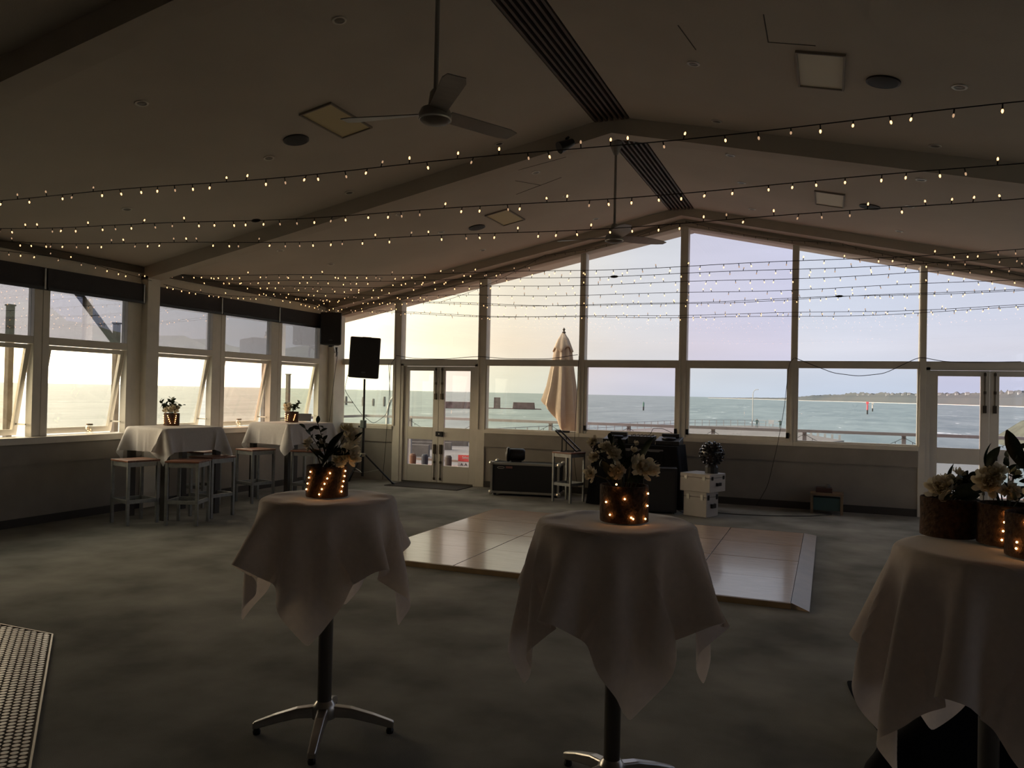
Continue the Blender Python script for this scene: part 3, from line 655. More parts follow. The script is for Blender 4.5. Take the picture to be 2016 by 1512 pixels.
# boat seen through the right door
bt = empty('boat', (4.6, 40, SEA+4), 'white boat and gangway below the deck, behind the right doors', 'boat')
bw = mat('boat_white', (.42,.42,.43), .5)
MB().hexa([(3.6,40,-4.5),(7.4,40,-4.5),(7.4,47,-4.5),(3.6,47,-4.5),(3.2,38,-2.6),(7.8,38,-2.6),(7.8,47,-2.6),(3.2,47,-2.6)]).build('hull', bw, bt)
MB().hexa([(4.3,42,-2.6),(6.8,42,-2.6),(6.8,46,-2.6),(4.3,46,-2.6),(4.5,42.8,-1.2),(6.6,42.8,-1.2),(6.6,45.7,-1.2),(4.5,45.7,-1.2)]).build('cabin', mat('boat_grey', (.22,.23,.25), .5), bt)
MB().tube([(3.4,38.5,-2.6),(3.4,38.5,-1.9),(3.4,46,-1.9)], .04, 6).build('handrail', bw, bt)
MB().box(2.6, 9, 36, 48, SEA-.5, -4.5).build('pontoon', mat('pontoon_grey', (.25,.26,.28), .8), bt)
# awning arm and posts outside the left wall
e = tag(MB().bar((-8.62,6.80,3.03),(-8.62,7.78,2.04), .05, .085, (1,0,0)).build('awning_arm', mat('arm_grey', (.16,.155,.15), .6)), 'grey diagonal awning strut outside the left window', 'strut')
for k, (x, y, z1, lab) in enumerate(((-9.2,8.26,2.40,'square grey post outside, right of the diagonal strut'),(-9.6,7.0,2.52,'square grey post outside, at the left picture edge'),(-9.9,12.26,2.07,'timber post outside the pinkish window'),(-10.6,13.9,1.84,'thin timber post outside, left of the wall speaker'))):
    tag(MB().box(x-.035, x+.035, y-.035, y+.035, -8.6, z1).box(x-.045, x+.045, y-.045, y+.045, z1, z1+.02).build('timber_post', mat('post_timber', (.20,.17,.14), .9, var=.2)), lab, 'post')

# ------------------------------------------------------------------ cloth draping (position-based)
def drape(n, sx, sy, c, rot, top, collide, steps=150, iters=16, floor=0.0, seed=1, bend=.3):
    rng = np.random.RandomState(seed)
    nx = n; ny = max(4, int(round(n*sy/sx)))
    u = np.linspace(-sx/2, sx/2, nx+1); v = np.linspace(-sy/2, sy/2, ny+1)
    U, V = np.meshgrid(u, v, indexing='ij'); cr, sr = math.cos(rot), math.sin(rot)
    P = np.stack([c[0]+U*cr-V*sr, c[1]+U*sr+V*cr, np.full_like(U, top+.004)], -1)
    P[..., 2] += rng.rand(*U.shape)*.004; Q = P.copy()
    hx, hy = sx/nx, sy/ny
    links = []
    def ln(a, b, L, k): links.append((a, b, L, k))
    sl = slice
    for off in (0, 1):
        A = (sl(off, nx, 2), sl(None)); B = (sl(off+1, nx+1, 2), sl(None)); ln(A, B, hx, 1)
        A = (sl(None), sl(off, ny, 2)); B = (sl(None), sl(off+1, ny+1, 2)); ln(A, B, hy, 1)
    dg = math.hypot(hx, hy)
    for ox in (0, 1):
        ln((sl(ox, nx, 2), sl(0, ny)), (sl(ox+1, nx+1, 2), sl(1, ny+1)), dg, .35)
        ln((sl(ox, nx, 2), sl(1, ny+1)), (sl(ox+1, nx+1, 2), sl(0, ny)), dg, .35)
    for o in range(3):
        ln((sl(o, nx-2, 6), sl(None)), (sl(o+3, nx+1, 6), sl(None)), 3*hx, bend); ln((sl(None), sl(o, ny-2, 6)), (sl(None), sl(o+3, ny+1, 6)), 3*hy, bend)
        ln((sl(o, nx-5, 9), sl(None)), (sl(o+6, nx+1, 9), sl(None)), 6*hx, bend*.6); ln((sl(None), sl(o, ny-5, 9)), (sl(None), sl(o+6, ny+1, 9)), 6*hy, bend*.6)
    for st in range(steps):
        Vv = (P-Q)*.975; Q = P.copy(); P = P+Vv; P[..., 2] -= 9.8*(1/70)**2
        for it in range(iters):
            for a, b, L_, k in links:
                A = P[a]; B = P[b]
                m0 = min(A.shape[0], B.shape[0]); m1 = min(A.shape[1], B.shape[1]); A = A[:m0, :m1]; B = B[:m0, :m1]
                d = B-A; l = np.sqrt((d*d).sum(-1, keepdims=True))+1e-9; cc = d*((l-L_)/l*.5*k)
                if k <= .3: cc = np.where(l < L_, cc, 0)
                A += cc; B -= cc
            hit = collide(P); P[hit, :2] = P[hit, :2]*.4+Q[hit, :2]*.6
            fl = P[..., 2] < floor+.006
            P[..., 2] = np.where(fl, floor+.006, P[..., 2])
            hit = hit | fl
        Q[hit] = P[hit]
    return P
def cloth_obj(name, P, m, label, cat, group=None, loc=None, thick=.0025):
    nx, ny = P.shape[0], P.shape[1]; mb = MB()
    L0 = Vector(loc) if loc is not None else Vector((0,0,0))
    mb.v = [tuple(q-np.array(L0)) for q in P.reshape(-1, 3)]
    mb.f = [(i*ny+j, (i+1)*ny+j, (i+1)*ny+j+1, i*ny+j+1) for i in range(nx-1) for j in range(ny-1)]; mb.m = [0]*len(mb.f)
    o = mb.build(name, m, smooth=True); o.location = L0
    sb = o.modifiers.new('sub', 'SUBSURF'); sb.levels = 1; sb.render_levels = 1
    return tag(o, label, cat, group)
def round_top(cx, cy, R, top):
    def f(P):
        dx = P[..., 0]-cx; dy = P[..., 1]-cy; r = np.sqrt(dx*dx+dy*dy)
        ins = (r < R) & (P[..., 2] < top) & (P[..., 2] > top-.015)
        P[..., 2] = np.where(ins, top, P[..., 2])
        sk = (r < R+.003) & (P[..., 2] <= top-.012) & ~ins          # the skirt stays outside the rim
        k = np.where(sk, (R+.003)/np.maximum(r, 1e-6), 1.0)
        P[..., 0] = cx+dx*k; P[..., 1] = cy+dy*k
        return ins
    return f
def rect_top(cx, cy, a, b, rot, top):
    c, s = math.cos(rot), math.sin(rot)
    def f(P):
        dx = P[..., 0]-cx; dy = P[..., 1]-cy; u = dx*c+dy*s; v = -dx*s+dy*c
        box = (abs(u) < a) & (abs(v) < b)
        ins = box & (P[..., 2] < top) & (P[..., 2] > top-.015)
        P[..., 2] = np.where(ins, top, P[..., 2])
        out = box & (P[..., 2] <= top-.015) & ~ins; nu = a-abs(u) < b-abs(v)
        u2 = np.where(out & nu, np.sign(u)*a, u); v2 = np.where(out & ~nu, np.sign(v)*b, v)
        P[..., 0] = cx+u2*c-v2*s; P[..., 1] = cy+u2*s+v2*c
        return ins
    return f

# ------------------------------------------------------------------ cocktail tables
TOPZ = 1.07
def cocktail(cx, cy, R, S_, phi, lab, clab, seed, foot=.6, bend=.25):
    t = empty('cocktail_table', (cx, cy, 0), lab, 'table', 'tall round cocktail tables')
    MB().lathe([(R-.022,TOPZ-.035),(R-.014,TOPZ-.03),(R-.014,TOPZ-.016),(R-.022,TOPZ-.010)], 40, (cx,cy,0)).build('tabletop', mat('tabletop_laminate', (.3,.28,.26), .5), t)
    MB().lathe([(.032,.10),(.032,TOPZ-.03)], 20, (cx,cy,0)).build('pole', mat('pole_metal', (.16,.155,.15), .38, metal=.8), t, smooth=True)
    MB().lathe([(.10,TOPZ-.05),(.10,TOPZ-.036)], 16, (cx,cy,0)).build('top_plate', M_BLACKM, t)
    MB().lathe([(.055,.075),(.055,.12),(.042,.14),(.034,.15)], 20, (cx,cy,0)).build('hub', M_CHROME, t, smooth=True)
    for k in range(4):
        a = foot+k*PI/2; d = Vector((math.cos(a), math.sin(a), 0)); s = Vector((-d.y, d.x, 0)); rows = []
        for q, w, z0, z1 in ((.03,.030,.08,.13),(.12,.027,.075,.118),(.22,.024,.05,.088),(.29,.022,.03,.062),(.315,.020,.026,.052)):
            b = Vector((cx,cy,0))+d*q; rows.append([b-s*w+Vector((0,0,z0)), b+s*w+Vector((0,0,z0)), b+s*w*.75+Vector((0,0,z1)), b-s*w*.75+Vector((0,0,z1))])
        m = MB(); m.add([v for r in rows for v in r], [(i*4+j, i*4+(j+1)%4, i*4+4+(j+1)%4, i*4+4+j) for i in range(4) for j in range(4)]+[(0,1,2,3),(16,17,18,19)])
        lg = m.build('leg', M_CHROME, t, bevel=.006)
        g = Vector((cx,cy,0))+d*.298
        MB().lathe([(.016,0),(.018,.012),(.012,.03)], 10, (g.x,g.y,0)).build('glide', M_BLACK, lg)
    d = Vector((cx, cy)).normalized(); front = math.atan2(-d.y, -d.x)
    # phi is the angle of the front corner seen from the camera, positive towards the right
    rot = front+phi-PI/4
    P = drape(52, S_, S_, (cx, cy), rot, TOPZ, round_top(cx, cy, R, TOPZ), steps=145, seed=seed, bend=bend)
    cloth_obj('tablecloth', P, M_CLOTH, clab, 'tablecloth', 'beige square cloths on the cocktail tables', (cx, cy, TOPZ))
    return t
R_ = math.radians
cocktail(-2.105, 3.075, .303, 1.13, R_(-13), 'cocktail table with four-star chrome foot, left of the dance floor', 'beige cloth on the cocktail table left of the dance floor', 3, foot=.447)
cocktail(-.763, 3.05, .309, 1.22, R_(12), 'cocktail table in the middle, standing before the dance floor', 'beige cloth on the middle cocktail table', 5, foot=.9, bend=.16)
cocktail(.513, 3.09, .300, 1.36, R_(32), 'cocktail table at the right picture edge carrying three cork pots', 'beige cloth on the right cocktail table, cut by the picture edge', 8, foot=.3, bend=.05)
# black cloth heaped on the floor under the right table
bc = (.92, 4.22)
P = drape(44, 1.80, 1.50, bc, .12, .40, rect_top(bc[0], bc[1], .41, .27, 0, .40), steps=110, seed=4, bend=.08)
cloth_obj('black_cloth', P, M_BCLOTH, 'black cloth heaped on the carpet behind the pole of the right cocktail table', 'cloth', None, (bc[0], bc[1], 0))

# ------------------------------------------------------------------ flower pots
def leaf_mesh(name, m, L=1, W=.42, curl=.35):
    mb = MB(); n = 6
    for i in range(n+1):
        t = i/n; w = W*math.sin(PI*min(1, t*.92+.06))**.8*.5; z = -curl*t*t*.6
        mb.v += [(t*L, -w, z+w*.35), (t*L, 0, z), (t*L, w, z+w*.35)]
    for i in range(n):
        a = i*3; mb.f += [(a,a+3,a+4,a+1), (a+1,a+4,a+5,a+2)]; mb.m += [0,0]
    return mb.mesh(name, m, True)
LM = leaf_mesh('leaf', M_LEAF); LM2 = leaf_mesh('leaf', M_LEAF2, W=.55); LMS = leaf_mesh('leaf', M_LEAF, W=.3)
def bloom_mesh(name, m, seed, layers=((12,.15,1.0),(11,.55,.92),(9,.95,.78),(6,1.3,.6)), ruffle=.1):
    rng = random.Random(seed); mb = MB()
    for cnt, el, ln in layers:
        for k in range(cnt):
            t = 2*PI*k/cnt+rng.random()*.5; l = ln*(.8+.4*rng.random()); e = el+rng.uniform(-.2,.2)
            d = Vector((math.cos(t)*math.cos(e), math.sin(t)*math.cos(e), math.sin(e))); s = Vector((-math.sin(t), math.cos(t), 0)); n_ = s.cross(d)
            rows = []
            for q, w, b in ((0,.05,0),(.35,.15,-.10),(.7,.22,-.06),(.93,.19,.10),(1.02,.09,.24)):
                c = d*l*q+n_*(-b)*l; j = lambda: n_*(.10*l*rng.uniform(-1,1)*q)
                rows.append([c-s*w*l+j(), c+n_*(-.05)*l, c+s*w*l+j()])
            mb.add([v for r in rows for v in r], [(i*3+j, i*3+3+j, i*3+4+j, i*3+1+j) for i in range(4) for j in range(2)])
    return mb.mesh(name, m, True)
BM = [bloom_mesh('flower', M_PETAL, 1), bloom_mesh('flower', M_PETAL, 2, ((14,-.1,1.),(13,.3,.95),(11,.7,.85),(8,1.05,.7),(5,1.35,.5))), bloom_mesh('flower', M_PETAL2, 3), bloom_mesh('flower', M_PETAL, 4, ((6,.9,1.),(5,1.2,.8)))]
RB = Vector((math.cos(YAW), math.sin(YAW), 0)); FB = Vector((-math.sin(YAW), math.cos(YAW), 0))
BULB = MB().ball((0,0,0), .0033, 8, 6).mesh('bulb', M_BULBP)
def aim(d):  # euler turning +X to d
    d = Vector(d).normalized(); return d.to_track_quat('X', 'Z').to_euler()
def aimz(d):
    d = Vector(d).normalized(); return d.to_track_quat('Z', 'Y').to_euler()
def V3(r, u, f=0): return RB*r+Vector((0,0,u))-FB*f      # right, up, towards the camera
def pot(loc, lab, bulbs, blooms, leaves, twigs, rows=None, R=.0935, h=.138, s=1.0, grp='cork flower pots with fairy lights', fine=True):
    p = empty('flower_pot', loc, lab, 'flower pot', grp)
    if s != 1.0: p.scale = (s, s, s)
    n = 40
    mb = MB(); rr = random.Random(lab)
    for z, r in ((0,R*.985),(.004,R),(h*.5,R*1.0),(h-.004,R*1.0),(h,R*.985),(h,R*.93),(h-.03,R*.93)):
        for j in range(n):
            t = 2*PI*j/n; q = r*(1+.012*math.sin(5*t+z*30)+.006*rr.uniform(-1,1)); mb.v.append((q*math.cos(t), q*math.sin(t), z))
    mb.f = [(i*n+j, i*n+(j+1)%n, (i+1)*n+(j+1)%n, (i+1)*n+j) for i in range(6) for j in range(n)]+[tuple(range(n))[::-1]]; mb.m = [0]*len(mb.f)
    mb.build('bark_cylinder', M_CORK, p, smooth=True, world=False)
    MB().lathe([(R*.93,h-.035),(R*.4,h-.02),(.002,h-.015)], 20).build('moss', mat('moss', (.03,.035,.018), .95, bump=.8, bscale=80), p, world=False)
    wp = []
    for (a, z) in bulbs:   # a: angle from the side facing the camera, positive to the right
        d = RB*math.sin(a)-FB*math.cos(a); q = d*(R*1.02+.003)+Vector((0,0,z)); wp.append(q); inst('bulb', BULB, p, q)
    if fine and len(wp) > 1:
        w = MB()
        for a_, b_ in zip(wp, wp[1:]):
            if (a_-b_).length < .12: 
                mid = (a_+b_)/2; mid2 = Vector((mid.x, mid.y, 0)).normalized()*(R*1.015); w.tube([a_, (mid2.x, mid2.y, mid.z), b_], .0007, 4)
        if w.v: w.build('light_wire', M_WIRE, p, world=False)
    st = MB(); base = Vector((0,0,h-.02))
    for (k, r, u, f, size, dr, du, df) in blooms:
        q = Vector((0,0,h))+V3(r, u, f); inst('flower', BM[k], p, q, aimz(V3(dr, du, df)), (size*.82,)*3)
        st.tube([base+V3(r*.3, 0, f*.3), (base+q)/2+V3(r*.05, .01), q], .0025, 5)
    for (k, r0, u0, r1, u1, f, w_) in leaves:
        a_ = Vector((0,0,h))+V3(r0, u0, f); b_ = Vector((0,0,h))+V3(r1, u1, f+.01); L_ = (b_-a_).length
        o = inst('leaf', (LM, LM2, LMS)[k], p, a_, aim(b_-a_), (L_, L_*w_, L_))
        q = o.rotation_euler.to_quaternion(); 
        st.tube([base+V3(r0*.3, 0, f*.3), a_], .002, 5)
        # turn the blade towards the camera
        o.rotation_euler = (q @ Euler((rr.uniform(.7, 1.3), 0, 0)).to_quaternion()).to_euler()
    for (r, u, f, cnt, sz) in twigs:
        q = Vector((0,0,h))+V3(r, u, f); c1 = base+V3(r*.25, u*.6, f*.4)
        pts = [base*(1-t)**2+c1*2*t*(1-t)+q*t*t for t in [i/8 for i in range(9)]]
        st.tube(pts, [.0022]*5+[.0016]*4, 5)
        for i in range(cnt):
            t = .45+.55*i/max(1, cnt-1); b_ = base*(1-t)**2+c1*2*t*(1-t)+q*t*t
            d = V3(rr.uniform(-1,1), rr.uniform(-.2,1), rr.uniform(-.5,1)); inst('leaf', LM2, p, b_, (aim(d).to_quaternion() @ Euler((rr.uniform(-1.5,1.5),0,0)).to_quaternion()).to_euler(), (sz, sz, sz))
    if st.v: st.build('stems', M_STEM, p, world=False)
    return p
def row(a0, z0, a1, z1, n): return [(a0+(a1-a0)*i/(n-1), z0+(z1-z0)*i/(n-1)) for i in range(n)]
Z = TOPZ+.006
pot((-2.108, 3.062, Z), 'cork pot of cream flowers and dark leaves on the left cocktail table', row(-.62,.115,-.92,.035,4)+row(.34,.112,-.12,.018,5)+row(1.15,.118,.92,.028,5),
    [(0,.10,.125,.0,.055,.7,.5,.5),(1,.105,.055,.03,.06,.8,.2,.6),(2,.085,.16,-.02,.04,.2,.8,.3),(0,.06,.03,.05,.045,.5,.1,.8),(1,-.085,.10,.01,.032,-.7,.3,.5),(3,-.02,.10,.02,.03,.0,.6,.7),(3,-.075,.075,.03,.022,-.5,-.2,.6)],
    [(0,.0,.03,.055,.165,.02,1.0),(0,.02,.06,.12,.075,.06,1.1),(0,-.01,.0,.04,.10,.05,1.0),(0,.0,.03,-.05,.085,.05,.9),(2,.10,.10,.15,.16,.0,.9),(0,.02,.02,.05,.02,.08,1)],
    [(-.105,.165,.0,8,.035),(-.05,.19,.0,9,.035),(-.09,.09,.03,6,.03),(-.03,.13,.03,6,.03)])
pot((-0.730, 3.035, Z), 'cork pot with scattered fairy lights and white flowers on the middle cocktail table', [(-.9,.078),(-.70,.032),(-.12,.095),(.14,.026),(.22,.021),(1.0,.112),(.96,.066),(.82,.018),(-.45,.148)],
    [(1,.065,.07,.02,.058,.4,.4,.7),(0,.11,.06,.0,.036,.9,.2,.3),(3,.035,.125,.0,.03,.0,.9,.4),(0,-.03,.055,.05,.042,-.4,.2,.8),(1,-.13,.04,.0,.036,-.9,.1,.5),(0,-.11,.10,-.02,.034,-.6,.5,.5),(1,-.07,.14,.0,.036,-.2,.7,.6),(0,-.12,.16,.0,.030,-.5,.6,.5),(1,-.045,.12,.03,.032,.1,.4,.8),(3,.045,.15,-.03,.025,.3,.9,.2)],
    [(0,-.02,.03,.03,.13,.0,1.0),(0,.0,.02,.06,.045,.07,1.0),(0,-.05,.02,-.09,.10,.04,.9),(0,.07,.09,.10,.19,-.04,1.0),(0,-.04,.05,-.02,.15,-.03,1),(2,.0,.09,-.02,.19,-.03,.9)],
    [(-.13,.14,.0,8,.035),(-.06,.17,.0,8,.035),(-.10,.07,.03,6,.03)])
pot((0.409, 3.290, Z), 'unlit cork pot with low cream flowers, leftmost of the three on the right table', [],
    [(1,-.055,.035,.045,.055,-.5,.6,.7),(1,-.005,.055,.02,.048,-.1,.8,.4),(0,.035,.085,.0,.028,.2,.8,.3)],
    [(0,.0,.02,.10,.05,.05,1.1),(0,.03,.02,.09,.09,.03,1.0),(0,-.02,.01,.05,.06,.07,1.2),(2,.0,.04,-.005,.125,.0,.9),(0,.06,.0,.09,-.01,.06,1),(0,-.06,.0,-.02,.03,.08,1.),(0,.05,.03,.10,.07,.0,1.1),(0,.0,.0,.06,.03,.08,1.3),(0,.04,.05,.06,.10,.0,1.2)], [(.06,.08,.03,9,.045),(-.02,.05,.06,9,.04),(.09,.05,.03,8,.045)])
pot((0.578, 3.195, Z), 'lit cork pot with a drooping cream bloom, between the other two on the right table', row(-.62,.115,-.72,.025,4)+row(.12,.118,.10,.03,5),
    [(1,-.085,.075,.03,.055,-.5,.2,.8),(1,-.06,.105,.02,.045,-.5,.5,.6),(0,-.03,.05,.06,.04,-.2,.1,.9),(2,.03,.10,-.02,.035,.3,.8,.4)],
    [(0,-.07,.12,-.05,.20,.0,1.3),(0,-.04,.02,.03,.07,.06,1.1),(0,-.02,.02,-.05,.055,.08,1.0),(2,-.08,.13,-.085,.21,.0,1),(0,.02,.04,.07,.10,.05,1)],
    [(.0,.16,.0,7,.035),(.05,.20,.0,7,.035),(-.03,.06,.05,6,.03)])
pot((0.624, 2.978, Z), 'lit cork pot at the very right picture edge, frontmost on the right table', row(-.95,.115,-.45,.04,5)+[(-1.2,.05),(-1.22,.03)],
    [(1,-.04,.065,.06,.05,-.2,.4,.8),(1,.03,.05,.06,.05,.2,.3,.9),(0,-.03,.02,.08,.035,-.2,.1,.9)],
    [(2,-.05,.14,-.12,.27,.0,1.0),(0,-.02,.12,-.01,.22,.0,1.0),(0,.02,.05,.09,.1,.05,1.0),(0,-.03,.15,.04,.25,.0,1.)], [(-.06,.20,.0,9,.035),(.02,.22,.0,8,.035)])

# ------------------------------------------------------------------ bar tables by the left windows, their cloths, pots and stools
BZ = 1.065
def bar_table(cx, cy, a, b, rot, lab, clab, seed):
    t = empty('bar_table', (cx, cy, 0), lab, 'table', 'square bar tables by the left windows')
    c, s = math.cos(rot), math.sin(rot)
    W_ = lambda u, v, z: (cx+u*c-v*s, cy+u*s+v*c, z)
    def rbox(u0,u1,v0,v1,z0,z1): return MB().hexa([W_(u0,v0,z0),W_(u1,v0,z0),W_(u1,v1,z0),W_(u0,v1,z0),W_(u0,v0,z1),W_(u1,v0,z1),W_(u1,v1,z1),W_(u0,v1,z1)])
    rbox(-a+.022,a-.022,-b+.022,b-.022,BZ-.045,BZ-.012).build('tabletop', M_WOOD, t)
    for su in (-1, 1):
        for sv in (-1, 1):
            u, v = su*(a-.06), sv*(b-.06); rbox(u-.035,u+.035,v-.035,v+.035,0,BZ-.045).build('leg', mat('bar_table_leg', (.07,.065,.06), .5, metal=.3), t)
    P = drape(46, 2*a+.53, 2*b+.53, (cx, cy), rot, BZ, rect_top(cx, cy, a, b, rot, BZ), steps=120, seed=seed, bend=.04)
    cloth_obj('tablecloth', P, M_CLOTHW, clab, 'tablecloth', 'white cloths on the bar tables', (cx, cy, BZ))
bar_table(-7.38, 7.52, .37, .42, R_(-8), 'tall bar table by the left windows, nearer the camera', 'white cloth on the nearer bar table by the left windows', 11)
bar_table(-7.22, 9.58, .40, .46, R_(-8), 'tall bar table by the left windows, nearer the corner', 'white cloth on the farther bar table by the corner', 12)
for loc, lab, sd in (((-7.56, 7.64, BZ+.005), 'small lit cork pot of flowers on the nearer bar table', 1), ((-7.24, 9.60, BZ+.005), 'small lit cork pot of flowers on the farther bar table', 2)):
    bl = (row(-.95,.12,-.75,.03,5)+row(-.1,.12,.25,.03,5)+row(.95,.12,.8,.03,5)) if sd == 1 else (row(-1.2,.12,-1.0,.03,4)+row(-.35,.11,-.5,.03,4)+row(.75,.11,.5,.03,5))
    fl = [(1,.045,.05,.04,.075,.3,.5,.7),(0,-.04,.035,.04,.06,-.3,.4,.7)] if sd == 1 else [(1,-.05,.07,.03,.08,-.2,.7,.6),(0,-.04,.03,.04,.06,-.3,.3,.8)]
    tw = [(-.15,.14,.0,12,.055),(-.01,.17,.0,13,.06),(.13,.10,.0,11,.05),(-.07,.11,.02,12,.055),(.07,.13,.0,10,.05),(-.10,.06,.03,8,.05)] if sd == 1 else [(.11,.13,.0,13,.055),(.06,.10,.02,12,.055),(-.08,.12,.0,9,.045),(.09,.07,.03,9,.05)]
    pot(loc, lab, bl, fl, [(0,-.02,.02,-.02,.10,.04,1.0),(0,.02,.02,.06,.08,.04,1.0)], tw, fine=False, R=.092, h=.15)
def stool_proto():
    t = empty('bar_stool', (0,0,0)); h = .72; a = .17
    m = MB()
    for k in range(4): 
        y = -a-.02+.09*k+.10*k*0; 
    for k in range(4):
        y0 = -.19+.0955*k; MB().box(-.19, .19, y0, y0+.0925, h-.02, h).build('seat_slat', M_WOOD, t, bevel=.003)
    for sx in (-1, 1):
        for sy in (-1, 1): MB().box(sx*a-.016, sx*a+.016, sy*a-.016, sy*a+.016, 0, h-.02).build('leg', M_STOOL, t, bevel=.003)
    for sx in (-1, 1):
        MB().box(sx*a-.010, sx*a+.010, -a+.016, a-.016, h-.072, h-.02).build('seat_rail', M_STOOL, t); MB().box(-a+.016, a-.016, sx*a-.010, sx*a+.010, h-.072, h-.02).build('seat_rail', M_STOOL, t)
        MB().box(sx*a-.010, sx*a+.010, -a+.016, a-.016, .24, .28).build('foot_rail', M_STOOL, t); MB().box(-a+.016, a-.016, sx*a-.010, sx*a+.010, .24, .28).build('foot_rail', M_STOOL, t)
    return t
sp = stool_proto()
for i, (x, y, rz, lab) in enumerate(((-7.30,6.86,-15,'metal bar stool with red timber seat, leftmost at the nearer bar table'), (-6.75,7.09,22,'metal bar stool with red timber seat, front right at the nearer bar table'),
        (-6.92,7.66,-4,'metal bar stool pushed under the right side of the nearer bar table'), (-7.62,8.22,5,'metal bar stool behind the nearer bar table, by the window wall'),
        (-7.30,8.90,-14,'metal bar stool with red timber seat, left of the farther bar table'), (-6.60,9.16,8,'metal bar stool behind the left cork pot, at the farther bar table'), (-3.50,11.10,-20,'bar stool used as a laptop stand beside the flight case'))):
    o = sp if i == 0 else copy_tree(sp)
    o.location = (x, y, 0); o.rotation_euler = (0, 0, R_(rz)); tag(o, lab, 'stool', 'metal bar stools')
    if i == 6: o.scale = (.92, .92, 1.0)
# jars on the sill, tablet on the farther table
def jar(x, y, lab):
    e = empty('glass_jar', (x, y, .966), lab, 'jar', 'glass jars on the window sill')
    MB().lathe([(.038,.966),(.042,.975),(.042,1.05),(.034,1.065),(.034,1.08),(.031,1.08),(.031,1.063),(.038,1.048),(.038,.978),(.002,.972)], 20, (x,y,0), cap=False).build('jar_glass', glass('jar_clear', (.93,.92,.88), 1.6), e, smooth=True)
    MB().lathe([(.036,1.075),(.036,1.09),(.030,1.092)], 20, (x,y,0)).build('lid', mat('jar_lid', (.20,.15,.10), .5, metal=.4), e)
    for k in range(4): inst('bulb', BULB, e, (.016*math.sin(k*2.1), .016*math.cos(k*2.1), .02+.012*k))
jar(-8.11, 6.93, 'lidded glass jar with fairy lights on the sill, left of the nearer bar table'); jar(-8.11, 9.50, 'lidded glass jar on the sill between the two bar tables')
e = empty('tablet', (-7.36, 10.02, BZ+.006), 'grey tablet propped up on the farther bar table', 'tablet')
MB().hexa([V3(-.09,0,.03)+Vector((-7.30,10.0,BZ+.006)), V3(.09,0,.03)+Vector((-7.30,10.0,BZ+.006)), V3(.09,0,.02)+Vector((-7.30,10.0,BZ+.006)), V3(-.09,0,.02)+Vector((-7.30,10.0,BZ+.006)),
           V3(-.12,.11,-.05)+Vector((-7.30,10.0,BZ+.006)), V3(.08,.11,-.05)+Vector((-7.30,10.0,BZ+.006)), V3(.08,.11,-.06)+Vector((-7.30,10.0,BZ+.006)), V3(-.12,.11,-.06)+Vector((-7.30,10.0,BZ+.006))]).build('screen', mat('tablet_grey', (.14,.15,.16), .3), e)
MB().hexa([V3(-.03,0,-.06)+Vector((-7.30,10.0,BZ+.006)), V3(.03,0,-.06)+Vector((-7.30,10.0,BZ+.006)), V3(.03,0,-.07)+Vector((-7.30,10.0,BZ+.006)), V3(-.03,0,-.07)+Vector((-7.30,10.0,BZ+.006)),
           V3(-.03,.07,-.03)+Vector((-7.30,10.0,BZ+.006)), V3(.03,.07,-.03)+Vector((-7.30,10.0,BZ+.006)), V3(.03,.07,-.04)+Vector((-7.30,10.0,BZ+.006)), V3(-.03,.07,-.04)+Vector((-7.30,10.0,BZ+.006))]).build('stand', M_BLACK, e)

# ------------------------------------------------------------------ dance floor
DX = [-4.03, -3.02, -2.03, -1.04, -.17]; DY = [6.30, 7.12, 7.93, 8.75, 9.62]; DZ = .045
DX[-1] = -.24
df = empty('dance_floor', ((DX[0]+DX[-1])/2, (DY[0]+DY[-1])/2, 0), 'portable timber dance floor of square panels with bevelled edges', 'dance floor')
for i in range(4):
    for j in range(4):
        g = .004; MB().box(DX[i]+g, DX[i+1]-g, DY[j]+g, DY[j+1]-g, .004, DZ-.0008*((i*3+j*5) % 3)).build('panel', M_PARQ, df, bevel=.002)
MB().box(DX[0]+.01, DX[-1]-.01, DY[0]+.01, DY[-1]-.01, .002, DZ-.012).build('underlay', M_BLACK, df)
x0, x1, y0, y1, w = DX[0], DX[-1], DY[0], DY[-1], .13
def ramp(pi, po): # inner edge points (top), outer edge points (floor)
    (a, b), (c, d) = pi, po
    MB().hexa([(*a,.002),(*b,.002),(*d,.002),(*c,.002),(*a,DZ),(*b,DZ),(*d,.008),(*c,.008)]).build('ramp_edge', M_PARQE if False else mat('ramp_timber', (.44,.34,.24), .35, var=.12, scale=4), df)
ramp(((x0,y0),(x0,y1)), ((x0-.10,y0-.0),(x0-.10,y1+w))); ramp(((x1,y0),(x1,y1)), ((x1+w,y0-w*.4),(x1+w,y1+w))); ramp(((x0,y1),(x1,y1)), ((x0-.10,y1+w),(x1+w,y1+w)))
MB().box(x0-.02, x1, y0-.025, y0, .002, DZ).build('front_edge', mat('front_edge_timber', (.30,.20,.10), .5, var=.2, scale=6), df)

